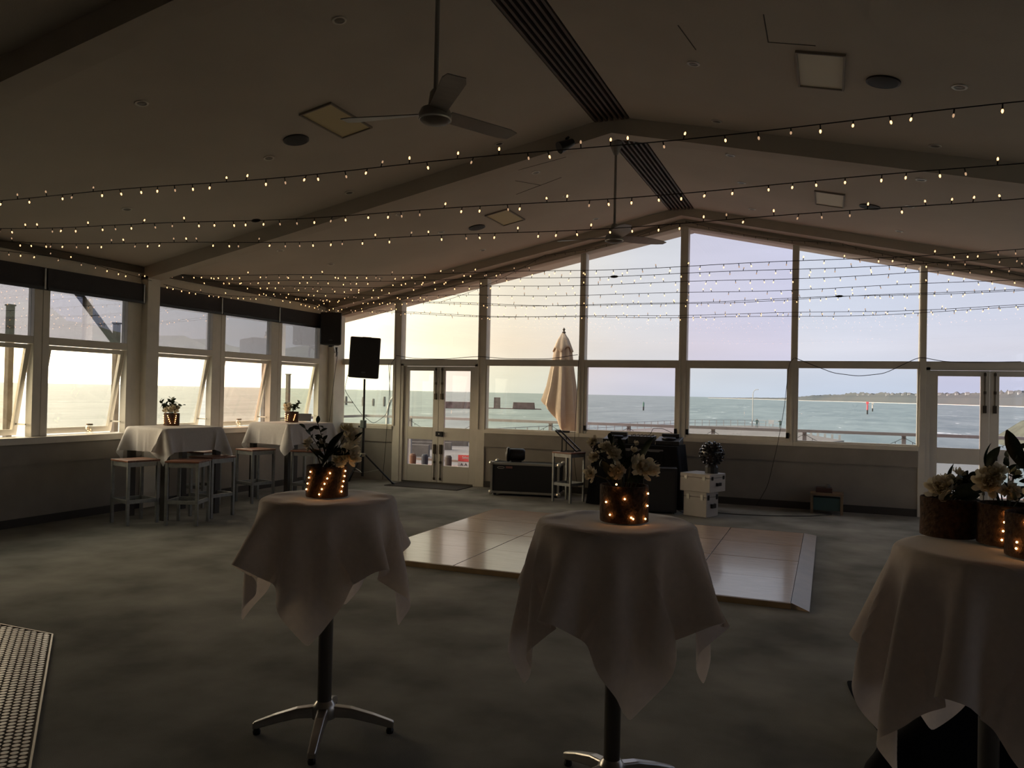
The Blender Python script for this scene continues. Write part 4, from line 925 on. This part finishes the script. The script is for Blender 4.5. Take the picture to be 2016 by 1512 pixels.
# ------------------------------------------------------------------ ceiling things
fanmats = M_FAN
def fan(x, y, zt, zh, angs, R, lab, broad):
    e = empty('ceiling_fan', (x, y, zt), lab, 'ceiling fan', 'white ceiling fans')
    MB().lathe([(.03,zt),(.065,zt),(.06,zt-.05),(.025,zt-.13),(.016,zt-.14)], 20, (x,y,0)).build('canopy', M_FAN, e, smooth=True)
    MB().lathe([(.014,zh+.08),(.014,zt-.08)], 12, (x,y,0)).build('down_rod', M_FAN, e, smooth=True)
    MB().lathe([(.02,zh+.15),(.035,zh+.13),(.045,zh+.05),(.085,zh+.03),(.10,zh-.005),(.095,zh-.03)], 28, (x,y,0)).build('motor_housing', M_FAN, e, smooth=True)
    MB().lathe([(.092,zh-.028),(.094,zh-.034),(.075,zh-.05),(.03,zh-.058),(.002,zh-.06)], 28, (x,y,0)).build('cap', mat('fan_cap', (.12,.105,.09), .5), e, smooth=True)
    MB().lathe([(.094,zh-.024),(.100,zh-.030),(.098,zh-.038),(.090,zh-.036)], 32, (x,y,0)).build('trim_ring', mat('fan_ring', (.75,.73,.70), .25, metal=.3), e, smooth=True)
    for a in angs:
        d = Vector((math.cos(a), math.sin(a), 0)); s = Vector((-d.y, d.x, 0)); c = Vector((x, y, zh+.005)); m = MB(); n = 8
        for i in range(n+1):
            t = i/n; rr = .09+(R-.09)*t; w = (.052+.018*t if not broad else .03+.055*math.sin(PI*min(1,.15+.75*t)))*(1 if t < .93 else .72)
            tw = .30-.18*t
            for k, (q, th) in enumerate(((-1,-.003),(1,-.003),(1,.003),(-1,.003))):
                m.v.append(tuple(c+d*rr+s*w*q*math.cos(tw)+Vector((0,0,-w*q*math.sin(tw)+th))))
        m.f = [(i*4+j, i*4+(j+1)%4, i*4+4+(j+1)%4, i*4+4+j) for i in range(n) for j in range(4)]+[(0,1,2,3),(n*4,n*4+1,n*4+2,n*4+3)]; m.m = [0]*len(m.f)
        m.build('blade', M_FAN, e)
fan(-2.215, 4.24, 4.285, 3.215, (R_(62), R_(186), R_(308)), .60, 'ceiling fan on a long rod, nearer the camera', False)
fan(-2.18, 8.38, 4.285, 3.255, (R_(47), R_(176), R_(296)), .66, 'ceiling fan on a long rod behind the middle roof beam', True)
def on_ceiling(x, y, parts, name, lab, cat, grp):
    s = SL if x < XRG else -SR
    e = empty(name, (x, y, cz(x)), lab, cat, grp); e.rotation_euler = (0, -math.atan(s), 0)
    for nm, mb, m, sm in parts: mb.build(nm, m, e, smooth=sm, world=False)
M_PANEL = mat('light_panel_diffuser', (.78,.72,.58), .6); M_PANEL2 = mat('light_panel_yellowed', (.62,.52,.30), .6); M_FRAME = mat('panel_frame', (.26,.22,.18), .6)
def panel(x, y, dm, lab):
    a, b = .15, .31; f = MB()
    for q in ((-a-.014,-a,-b-.014,b+.014),(a,a+.014,-b-.014,b+.014),(-a,a,-b-.014,-b),(-a,a,b,b+.014)): f.box(*q, -.018, -.001)
    on_ceiling(x, y, [('frame', f, M_FRAME, False), ('diffuser', MB().box(-a,a,-b,b,-.008,-.001), dm, False)], 'ceiling_panel', lab, 'light panel', 'square light panels in the ceiling')
panel(-4.05, 5.90, M_PANEL2, 'yellowed ceiling panel left of the nearer fan'); panel(-.09, 6.04, M_PANEL, 'pale ceiling panel at upper right, near the ridge')
panel(-4.07, 9.87, M_PANEL2, 'yellowed ceiling panel left of the farther fan rod'); panel(-.03, 9.91, M_PANEL, 'pale ceiling panel on the right slope behind the middle beam')
for x, y, lab in ((-4.53,5.97,'round black ceiling speaker below the nearer yellowed panel'),(.32,6.14,'round black ceiling speaker beside the upper right panel'),(-4.52,9.95,'round black ceiling speaker left of the farther yellowed panel'),(.40,10.0,'round black ceiling speaker beside the farther pale panel')):
    on_ceiling(x, y, [('rim', MB().lathe([(.115,-.001),(.115,-.012),(.10,-.016),(.10,-.001)], 28, cap=False), M_BLACK, True), ('grille', MB().lathe([(.10,-.006),(.10,-.014),(.05,-.022),(.002,-.024)], 28), M_GRILLE, True)], 'ceiling_speaker', lab, 'speaker', 'round speakers in the ceiling')
colw = {-6.72:'outermost on the left slope', -4.95:'second from the left windows', -3.17:'next to the ridge on the left slope', -1.0:'next to the ridge on the right slope', .79:'outer on the right slope'}
roww = {4.62:'beside the nearest beam', 6.12:'before the middle beam, mid bay', 7.48:'close before the middle beam', 8.58:'just behind the middle beam', 9.72:'mid bay behind the middle beam', 11.12:'close to the end wall'}
for x, cl in colw.items():
    for y, rl in roww.items():
        if x == -6.72 and y in (4.62, 7.48): continue
        on_ceiling(x, y, [('ring', MB().lathe([(.052,-.001),(.050,-.007),(.037,-.008),(.034,-.001)], 20, cap=False), mat('downlight_ring', (.62,.58,.52), .35, metal=.2), True), ('lamp', MB().lathe([(.035,-.001),(.030,-.004),(.002,-.005)], 16), mat('downlight_lamp', (.16,.14,.12), .3), True)],
                   'downlight', 'round downlight %s, %s' % (rl, cl), 'downlight', 'recessed downlights')
# small track spotlight and hooks
e = empty('spotlight', (-2.50, 7.62, 4.20), 'small black spotlight clamped to the middle roof beam near the ridge', 'spotlight')
MB().tube([(-2.50,7.69,4.16),(-2.50,7.64,4.13)], .015, 8).build('clamp', M_BLACKM, e)
MB().tube([(-2.44,7.66,4.10),(-2.55,7.56,4.02)], [.035,.062], 14).build('lamp_housing', M_BLACKM, e, smooth=True)

# ------------------------------------------------------------------ fairy-light strings
STR = [(4.30,2.945,'first'),(5.08,2.85,'second'),(5.75,2.80,'third'),(8.10,2.87,'fourth'),(8.68,2.885,'fifth'),(9.22,2.87,'sixth'),(9.95,2.84,'seventh'),(10.75,2.81,'eighth'),(10.95,2.835,'ninth'),(11.30,2.685,'tenth'),(11.42,2.665,'eleventh')]
SOCK = MB().lathe([(.003,0),(.0036,.006),(.0036,.024),(.003,.027)], 6)
LITE = MB().lathe([(.0035,.026),(.0052,.031),(.0055,.037),(.003,.043),(.0005,.045)], 8)
SOCKM = SOCK.mesh('bulb_socket', M_WIRE); LITEM = LITE.mesh('bulb', M_BULB); LITED = LITE.mesh('bulb', M_BULBD)
nparts = 0
def fairy(curve, X0, X1, step, lab, parts, grp='warm fairy-light strings under the ceiling', r=.0032, dx=.25):
    global nparts
    rr = random.Random(lab); n = int(abs(X1-X0)/dx)
    e = empty('fairy_light_string', curve((X0+X1)/2), lab, 'string lights', grp); o = wloc(e)
    MB().tube([curve(X0+(X1-X0)*i/n) for i in range(n+1)], r, 5).build('wire', M_WIRE, e)
    sk = MB(); lt = MB(); k = int(abs(X1-X0)/step)
    for i in range(k):
        x = X0+(X1-X0)*(i+.5+rr.uniform(-.25,.25))/k; q = curve(x); u, v, z = px(q)
        if z < .5 or not (-40 < u < 2060): continue
        d = Vector((rr.uniform(-.3,.3), rr.uniform(-.5,.5), -1 if rr.random() < .68 else 1)).normalized(); qt = d.to_track_quat('Z','Y')
        if parts and nparts < 290:
            b = inst('bulb', LITED if rr.random() < .28 else LITEM, e, Vector(q)-o, qt.to_euler()); s = inst('bulb_socket', SOCKM, b); nparts += 1
        else:
            dm = 1 if rr.random() < .28 else 0
            for mb, src in ((sk, SOCK), (lt, LITE)): mb.add([qt @ Vector(w)+Vector(q) for w in src.v], src.f, dm if mb is lt else 0)
    if lt.v:
        tag(sk.build('sockets', M_WIRE, e), kind='stuff'); tag(lt.build('bulbs', [M_BULB, M_BULBD], e), kind='stuff')
for i, (y, zm, nm) in enumerate(STR):
    a = (3.03-zm)/(6.6**2) if y < 11.2 else (2.97-zm)/(6.6**2)
    yy = 0
    f = lambda x, y=y, zm=zm, a=a, yy=yy, i=i: (x, y+yy*math.sin(x*.5), zm+a*(x+1.55)**2+.008*math.sin(x*2.3+i)+(.02*math.sin(x*.8+i) if i > 6 else 0))
    lab = {0:'fairy-light string nearest the camera, crossing below the first fan'}.get(i, '%s fairy-light string from the camera, crossing wall to wall' % nm)
    fairy(f, XL+.06, XR-.06, .155, lab, i < 4)
    if i in (1, 4, 8):   # plug joint in the wire
        x = {1:-4.22, 4:-2.25, 8:.1}[i]; q = f(x)
        tag(MB().ball(q, .03, 8, 5, sc=(1.6,.5,.5)).build('plug_joint', M_BLACK), 'small black plug joint on the %s fairy-light string' % nm, 'connector')
def wallstr(y):
    t = (y-3.8)/(7.8-3.8) if y < 7.8 else (y-7.8)/(11.9-7.8)
    return (XL+.14, y, 2.93-.10*math.sin(PI*min(1, max(0, t))*2+.4)*.6-.02)
fairy(wallstr, 3.3, 7.75, .15, 'fairy-light string draped along the left wall, left of the white post', False)
fairy(wallstr, 7.95, 11.75, .12, 'fairy-light string draped along the left wall between post and corner', False)
def poly_curve(pts):
    xs = [q[0] for q in pts]; zs = [q[1] for q in pts]
    def f(x):
        for (a, za), (b, zb) in zip(pts, pts[1:]):
            if (a <= x <= b): t = (x-a)/(b-a); return (x, YE-.46, za+(zb-za)*t-.28*abs(b-a)*t*(1-t)*.55)
        return (x, YE-.46, zs[-1])
    return f
def dark(pts, lab):
    f = poly_curve(pts); m = MB(); X0, X1 = pts[0][0], pts[-1][0]; n = int((X1-X0)/.08)
    Q = [f(X0+(X1-X0)*i/n) for i in range(n+1)]; m.tube(Q, .0028, 4)
    for i in range(0, n, 2): m.tube([Q[i], (Q[i][0]+.006, Q[i][1], Q[i][2]-.032)], .003, 4)
    tag(m.build('unlit_fairy_lights', M_WIRE), lab, 'string lights')
dark([(-1.97,4.10),(.08,3.69),(1.79,3.30),(3.3,2.98)], 'unlit fairy-light wire swagged along the end wall right of the ridge')
dark([(-5.9,3.02),(-4.14,3.70),(-2.1,4.10)], 'unlit fairy-light wire swagged along the end wall left of the ridge')
# cables on the end wall
def cable(pts, lab, r=.005, name='cable', sag=True):
    P_ = []
    for a, b in zip(pts, pts[1:]):
        a = Vector(a); b = Vector(b); n = 8
        for i in range(n): P_.append(a.lerp(b, i/n))
    P_.append(Vector(pts[-1]))
    # soften corners
    for _ in range(3): P_ = [P_[0]]+[(P_[i-1]+P_[i]*2+P_[i+1])/4 for i in range(1, len(P_)-1)]+[P_[-1]]
    tag(MB().tube(P_, r, 6).build(name, M_WIRE, smooth=True), lab, 'cable')
yc = YE-.07
cable([(-.46,yc,2.14),(-.2,yc,2.03),(.05,yc,1.93),(.37,yc,1.89),(.7,yc,1.93),(1.12,yc,2.16),(1.4,yc,2.10),(1.66,yc,2.085),(2.3,yc,2.10)], 'black cable sagging across the right end-wall window')
cable([(-.47,yc,2.14),(-.54,yc,2.06),(-.59,yc,1.45),(-.68,yc-.02,.87),(-.80,yc,.3),(-.95,yc,.012)], 'black cable dropping down the end wall from the fifth mullion', .004)
cable([(-6.94,yc,2.16),(-6.6,yc,2.11),(-6.0,yc,2.10),(-5.39,yc,2.15),(-4.9,yc,2.11),(-4.15,yc,2.11),(-3.68,yc,2.18)], 'black cable lying along the transom above the left doors')
cable([(-6.95,yc,2.12),(-7.05,yc,2.0),(-7.06,yc,1.3),(-7.09,yc,.93),(-7.10,yc-.02,.5),(-7.14,yc-.02,.02)], 'black cable hanging down beside the left door frame', .004)
cable([(-7.08,yc,2.02),(-7.03,yc,1.35),(-7.12,yc,1.12),(-7.33,yc-.05,.97),(-7.50,yc-.2,1.15),(-7.62,11.5,1.55),(-7.50,11.42,1.80)], 'black cable looping from the loudspeaker to the door frame', .004)
cable([(-3.66,yc,2.16),(-3.68,yc,1.6),(-3.69,yc-.03,1.0),(-3.70,yc-.05,.6),(-3.6,yc-.1,.012)], 'black cable dropping behind the laptop stand', .004)

# ------------------------------------------------------------------ loudspeakers
def loudspeaker(c, w, d, h, rz, lab, tilt=0):
    e = empty('loudspeaker', c, lab, 'speaker', 'black loudspeakers', R_(rz))
    m = MB(); m.prism([(-w/2,-d/2),(w/2,-d/2),(w*.36,d/2),(-w*.36,d/2)], 0, h); m.build('cabinet', M_BLACK, e, world=False, bevel=.02)
    MB().box(-w*.46, w*.46, -d/2-.014, -d/2-.001, h*.03, h*.97).build('grille', M_GRILLE, e, world=False, bevel=.006)
    MB().box(-.03, .03, -d/2-.020, -d/2-.0145, h*.12, h*.155).build('badge', mat('badge_grey', (.10,.10,.11), .3, metal=.5), e, world=False)
    MB().box(-.07, .07, -.03, .03, h+.0005, h+.012).build('handle', M_BLACKM, e, world=False)
    return e
sc = (-7.10, 11.30)
loudspeaker((*sc, 1.748), .50, .36, .665, 24, 'black loudspeaker on a tripod stand, left of the glass doors').rotation_euler = (0, R_(2.5), R_(24))
s = empty('speaker_stand', (*sc, 0), 'black tripod stand carrying the loudspeaker beside the left doors', 'speaker stand')
MB().lathe([(.0175,.80),(.0175,1.735)], 14, (*sc,0)).build('inner_pole', M_BLACKM, s, smooth=True)
MB().lathe([(.022,.14),(.022,.98)], 14, (*sc,0)).build('outer_pole', M_BLACKM, s, smooth=True)
MB().box(sc[0]-.045, sc[0]+.035, sc[1]-.04, sc[1]+.04, .93, 1.06).build('height_clamp', mat('clamp_teal', (.05,.09,.09), .4), s, bevel=.01)
MB().tube([(sc[0]-.04,sc[1],.96),(sc[0]-.085,sc[1]-.02,.95)], .016, 8).build('knob', M_BLACK, s)
MB().lathe([(.03,.46),(.045,.47),(.045,.51),(.03,.52)], 14, (*sc,0)).build('collar', mat('collar_grey', (.32,.29,.22), .5), s)
for k in range(3):
    a = R_(28+120*k); d = Vector((math.cos(a), math.sin(a), 0)); c = Vector((*sc, 0))
    lg = MB().tube([c+d*.04+Vector((0,0,.49)), c+d*.50+Vector((0,0,.02))], .013, 8).build('leg', M_BLACKM, s, smooth=True)
    MB().tube([c+d*.485+Vector((0,0,.035)), c+d*.52+Vector((0,0,.012))], .018, 8).build('rubber_foot', M_BLACK, lg)
    MB().bar(c+d*.02+Vector((0,0,.20)), c+d*.27+Vector((0,0,.25)), .02, .006).build('brace', M_ALU, s)
loudspeaker((-7.93, 11.54, 2.31), .36, .28, .55, 30, 'black loudspeaker mounted high in the room corner')
b = empty('speaker_bracket', (-7.98, 11.78, 2.25), 'metal bracket and loose fittings under the corner loudspeaker', 'bracket')
MB().bar((-8.03,11.80,2.20),(-7.96,11.64,2.305), .03, .03).build('arm', M_ALU, b); MB().box(-8.05,-7.97,11.64,11.70,2.285,2.309).build('plate', M_BLACKM, b)
for k in range(5): MB().tube([(-7.93+.02*math.sin(k*2),11.70,2.28),(-7.91+.03*math.sin(k*3),11.69,2.20-.02*k)], .008, 6).build('clip', M_CHROME if k % 2 else M_BLACKM, b)
cable([(-7.90,11.70,2.20),(-7.98,11.72,1.7),(-8.06,11.76,1.2),(-8.09,11.77,.99)], 'black cable running from corner bracket down to the sill', .004)

# ------------------------------------------------------------------ sound and light equipment along the end wall
fc = empty('flight_case', (-4.28, 11.48, 0), 'long black flight case with aluminium edges on the floor', 'case', None, R_(9))
w, d, h, z0 = 1.06, .42, .50, .035
MB().box(-w/2+.012, w/2-.012, -d/2+.012, d/2-.012, z0+.012, h-.012).build('body', M_CASE, fc, world=False)
t = .032
for nm, q in (('edge', None),):
    for x in (-1, 1):
        for y in (-1, 1):
            MB().box(x*(w/2)-t*(x>0), x*(w/2)+t*(x<0), y*(d/2)-t*(y>0), y*(d/2)+t*(y<0), z0+t, h-t).build('edge', M_ALU, fc, world=False)
    for z in (z0, h-t):
        for y in (-1, 1): MB().box(-w/2, w/2, y*(d/2)-t*(y>0), y*(d/2)+t*(y<0), z, z+t).build('edge', M_ALU, fc, world=False)
        for x in (-1, 1): MB().box(x*(w/2)-t*(x>0), x*(w/2)+t*(x<0), -d/2+t, d/2-t, z, z+t).build('edge', M_ALU, fc, world=False)
for x in (-1, 1):
    for y in (-1, 1):
        for z in (z0+.012, h-.012): MB().ball((x*(w/2-.008), y*(d/2-.008), z), .036, 10, 6).build('corner_ball', mat('corner_steel', (.62,.60,.52), .3, metal=.6), fc, world=False)
        MB().lathe([(.022,0),(.024,.02),(.02,z0+.002)], 10, (x*(w/2-.06), y*(d/2-.06), 0)).build('foot', M_BLACK, fc, world=False)
MB().tube([(-.42,-d/2-.014,h-.075),(-.40,-d/2-.016,h-.088),(-.33,-d/2-.016,h-.088),(-.31,-d/2-.014,h-.075),(-.33,-d/2-.016,h-.062),(-.40,-d/2-.016,h-.062),(-.42,-d/2-.014,h-.075)], .005, 6).build('latch', M_ALU, fc, world=False)
MB().box(-.29, -.19, -d/2-.004, -d/2+.011, h-.085, h-.055).build('name_tag', mat('tag_red', (.28,.12,.10), .6), fc, world=False)
sl = empty('stage_light', (-4.46, 11.42, h+.002), 'black barrel stage light with glass lens on the flight case', 'stage light', None, R_(20))
MB().lathe([(.10,-.13),(.112,-.12),(.112,-.09),(.095,-.08),(.095,.12),(.07,.15)], 24, (0,0,.113), ax='x', cap=True).build('barrel', M_BLACKM, sl, smooth=True, world=False)
MB().lathe([(.085,-.138),(.05,-.150),(.002,-.154)], 20, (0,0,.113), ax='x').build('lens', mat('lens_glass', (.30,.28,.25), .08, metal=.5), sl, smooth=True, world=False)
MB().box(-.06, .10, -.05, .05, 0, .03).build('base', M_BLACK, sl, world=False)
# laptop stand on the stool
ls = empty('laptop_stand', (-3.46, 11.12, .722), 'angled black laptop stand on the stool beside the mixing desk', 'stand')
for y in (-.10, .10):
    MB().bar((-3.36,11.12+y,.735),(-3.68,11.12+y,1.02), .016, .022).build('rail', M_BLACKM, ls); MB().bar((-3.40,11.12+y,.728),(-3.60,11.12+y,.728), .016, .012).build('foot_bar', M_BLACKM, ls)
    MB().bar((-3.58,11.12+y,.73),(-3.58,11.12+y,.92), .014, .014).build('strut', M_BLACKM, ls)
MB().bar((-3.68,11.02,1.02),(-3.68,11.22,1.02), .016, .022).build('cross_bar', M_BLACKM, ls); MB().bar((-3.36,11.02,.74),(-3.36,11.22,.74), .016, .022).build('cross_bar', M_BLACKM, ls)
lp = MB().hexa([(-3.82,11.02,1.012),(-3.60,11.02,1.02),(-3.60,11.24,1.02),(-3.82,11.24,1.012),(-3.82,11.02,1.032),(-3.60,11.02,1.035),(-3.60,11.24,1.035),(-3.82,11.24,1.032)])
# sill box
sb_ = empty('small_black_box', (-3.92, YE-.02, .946), 'small flat black box lying on the end wall sill', 'box')
MB().box(-4.02, -3.80, YE-.055, YE+.0, .946, .978).build('body', M_BLACK, sb_, bevel=.004); MB().box(-4.0,-3.9,YE-.05,YE-.01,.9785,.984).build('lid_panel', M_ALU, sb_)
# DJ desk under black cloth
dj = empty('mixing_desk', (-2.52, 11.4, 0), 'mixing desk covered to the floor in black cloth before the end windows', 'desk')
MB().box(-3.10, -1.94, 11.05, 11.70, .82, .86).build('desktop', M_BLACK, dj)
for x in (-3.04, -2.0):
    for y in (11.10, 11.65): MB().box(x-.02, x+.02, y-.02, y+.02, 0, .82).build('leg', M_BLACKM, dj)
m = MB(); n = 64; per = []
def rectp(t, hx, hy, cx, cy):
    L_ = 4*(hx+hy); s_ = t*L_
    for (ax, ay, bx, by, ln) in ((-hx,-hy,hx,-hy,2*hx),(hx,-hy,hx,hy,2*hy),(hx,hy,-hx,hy,2*hx),(-hx,hy,-hx,-hy,2*hy)):
        if s_ <= ln: return (cx+ax+(bx-ax)*s_/ln, cy+ay+(by-ay)*s_/ln)
        s_ -= ln
    return (cx-hx, cy-hy)
zs = [.866,.82,.55,.25,.012]; n = 120
for i, z in enumerate(zs):
    k = (.866-z)/.866; 
    for j in range(n):
        hx = .59+.09*k; hy = .335+.05*k; q = rectp(j/n, hx, hy, -2.52, 11.375); w_ = .022*k*math.sin(j*1.1+math.sin(j*.37)*2); d_ = Vector((q[0]+2.52, q[1]-11.375)).normalized(); m.v.append((q[0]+d_.x*w_, q[1]+d_.y*w_, z))
m.f = [(i*n+j, i*n+(j+1)%n, (i+1)*n+(j+1)%n, (i+1)*n+j) for i in range(len(zs)-1) for j in range(n)]+[tuple(range(n))]; m.m = [0]*len(m.f)
o = m.build('desk_cloth', M_BCLOTH, dj, smooth=True)
def deck_player(x, y, z, wd, lab, screen):
    e = empty('media_player', (x, y, z), lab, 'dj player', 'players and mixer on the mixing desk')
    MB().hexa([(x-wd/2,y-.16,z),(x+wd/2,y-.16,z),(x+wd/2,y+.18,z),(x-wd/2,y+.18,z),(x-wd/2,y-.16,z+.06),(x+wd/2,y-.16,z+.06),(x+wd/2,y+.18,z+.11),(x-wd/2,y+.18,z+.11)]).build('body', M_BLACK, e, bevel=.008)
    MB().lathe([(.10,z+.085),(.10,z+.10),(.09,z+.106)], 24, (x,y-.02,0)).build('jog_wheel', mat('jog_dark', (.03,.03,.035), .3, metal=.4), e)
    MB().box(x-wd*.36, x+wd*.36, y+.10, y+.17, z+.11, z+.15).build('display', M_BLACK, e)
deck_player(-2.86, 11.36, .868, .34, 'black media player on the left of the mixing desk', True)
deck_player(-2.10, 11.36, .868, .34, 'black media player on the right of the mixing desk', True)
mx = empty('audio_mixer', (-2.48, 11.38, .868), 'black audio mixer with rows of knobs in the middle of the desk', 'mixer', 'players and mixer on the mixing desk')
MB().box(-2.66, -2.32, 11.22, 11.56, .868, .98).build('body', M_BLACK, mx, bevel=.006)
for i in range(6):
    for j in range(3): MB().lathe([(.011,.98),(.010,.998),(.008,1.0)], 8, (-2.62+.054*i, 11.28+.10*j, 0)).build('knob', mat('knob_grey', (.10,.09,.09), .5), mx)
cable([(-2.40,11.5,1.00),(-2.36,11.5,1.09),(-2.22,11.5,1.09),(-2.08,11.5,1.03)], 'thin black cable arching between mixer and right player', .004)
MB().box(-2.94, -2.12, 11.035, 11.045, .78, .815).build('front_strip', mat('strip_grey', (.12,.12,.13), .4), dj)
# subwoofer in front of the desk
sw_ = empty('subwoofer', (-2.09, 10.70, 0), 'black subwoofer box in front of the mixing desk', 'speaker', None, R_(12))
MB().box(-.22, .22, -.13, .15, .02, .60).build('cabinet', M_BLACK, sw_, world=False, bevel=.008); MB().box(-.20, .20, -.142, -.131, .05, .57).build('grille', M_GRILLE, sw_, world=False)
for x in (-.17, .17):
    for y in (-.09, .11): MB().lathe([(.02,0),(.02,.021)], 10, (x,y,0)).build('foot', M_BLACK, sw_, world=False)
MB().box(-.221, .221, -.131, -.10, .60, .604).build('top_edge', mat('edge_grey', (.10,.10,.11), .4), sw_, world=False)  # grey strip along the top front edge
# white cases and the mirrored ball lamp
def wcase(c, w, d, h, rz, lab):
    e = empty('equipment_case', c, lab, 'case', 'white equipment cases', R_(rz))
    MB().box(-w/2,w/2,-d/2,d/2,0,h*.78).build('body', M_CASEW, e, world=False, bevel=.006); MB().box(-w/2,w/2,-d/2,d/2,h*.79,h).build('lid', M_CASEW, e, world=False, bevel=.006)
    hd = MB(); hd.box(w/2+.001,w/2+.02,-.05,-.04,h*.35,h*.52); hd.box(w/2+.001,w/2+.02,.04,.05,h*.35,h*.52); hd.box(w/2+.02,w/2+.03,-.05,.05,h*.35,h*.52); hd.build('handle', M_BLACKM, e, world=False)
    for y in (-d*.36, d*.36): MB().box(w/2+.001, w/2+.008, y-.02, y+.02, h*.68, h*.88).build('catch', M_BLACKM, e, world=False)
    for x in (-w*.3, w*.3): MB().box(x-.02, x+.02, -d/2-.008, -d/2-.001, h*.68, h*.88).build('catch', M_ALU, e, world=False)
wcase((-1.55, 10.72, 0), .34, .30, .325, -22, 'white upright case on the floor under another case, right of the desk')
wcase((-1.53, 10.72, .326), .44, .40, .235, -22, 'white case lying on the upright case, under the ball lamp')
bl = empty('ball_lamp', (-1.42, 10.72, .562), 'black faceted ball lamp on top of the white cases', 'lamp')
MB().lathe([(.085,.562),(.085,.64),(.07,.66),(.05,.69)], 12, (-1.42,10.72,0)).build('base', M_BLACK, bl)
MB().ball((-1.42,10.72,.815), .145, 20, 12).build('ball', mat('ball_black', (.01,.01,.012), .25), bl, smooth=True)
k = 0
stud = MB().lathe([(.017,0),(.017,.018),(.012,.026)], 7).mesh('lens_stud', mat('stud_glass', (.06,.06,.065), .12, metal=.6))
for i in range(1, 10):
    ph = PI*i/10.2; cnt = max(4, int(15*math.sin(ph)))
    for j in range(cnt):
        t = 2*PI*(j+.5*(i%2))/cnt; d_ = Vector((math.sin(ph)*math.cos(t), math.sin(ph)*math.sin(t), math.cos(ph)))
        inst('lens_stud', stud, bl, Vector((0,0,.815-.562))+d_*.142, aimz(d_))
cable([(-1.9,10.98,.012),(-1.8,10.78,.012),(-1.72,10.9,.012),(-1.62,11.05,.012),(-1.2,10.95,.012),(-.7,11.05,.012),(-.2,11.3,.012),(.05,11.6,.012)], 'black cable lying on the carpet behind the white cases', .006)
# low stand by the end wall
ss = empty('low_stand', (-.02, 11.80, 0), 'low timber stand with teal front against the end wall', 'stand')
MB().box(-.22,.20,11.66,11.94,.255,.285).build('top', mat('stand_timber', (.22,.15,.09), .5, var=.2), ss)
for x in (-.20,.18):
    for y in (11.68,11.92): MB().box(x-.016,x+.016,y-.016,y+.016,0,.255).build('leg', MATS['stand_timber'], ss)
MB().box(-.18,.16,11.69,11.90,.05,.22).build('drawer', mat('drawer_teal', (.05,.10,.10), .6), ss)
rd = empty('radio', (-.05, 11.80, .286), 'small dark red box with a knob on the low stand', 'box')
MB().box(-.15,.06,11.72,11.88,.286,.35).build('body', mat('box_red', (.07,.03,.025), .5), rd, bevel=.006); MB().lathe([(.03,.35),(.03,.39),(.02,.40)], 12, (.0,11.80,0)).build('knob', mat('knob_dull', (.14,.13,.12), .5), rd)
# door mat
tag(MB().hexa([(-6.74,11.38,.001),(-5.42,11.38,.001),(-5.42,12.0,.001),(-6.74,12.0,.001),(-6.73,11.39,.012),(-5.43,11.39,.012),(-5.43,11.99,.012),(-6.73,11.99,.012)]).build('door_mat', M_MAT), 'dark grey door mat on the carpet before the left glass doors', 'mat')
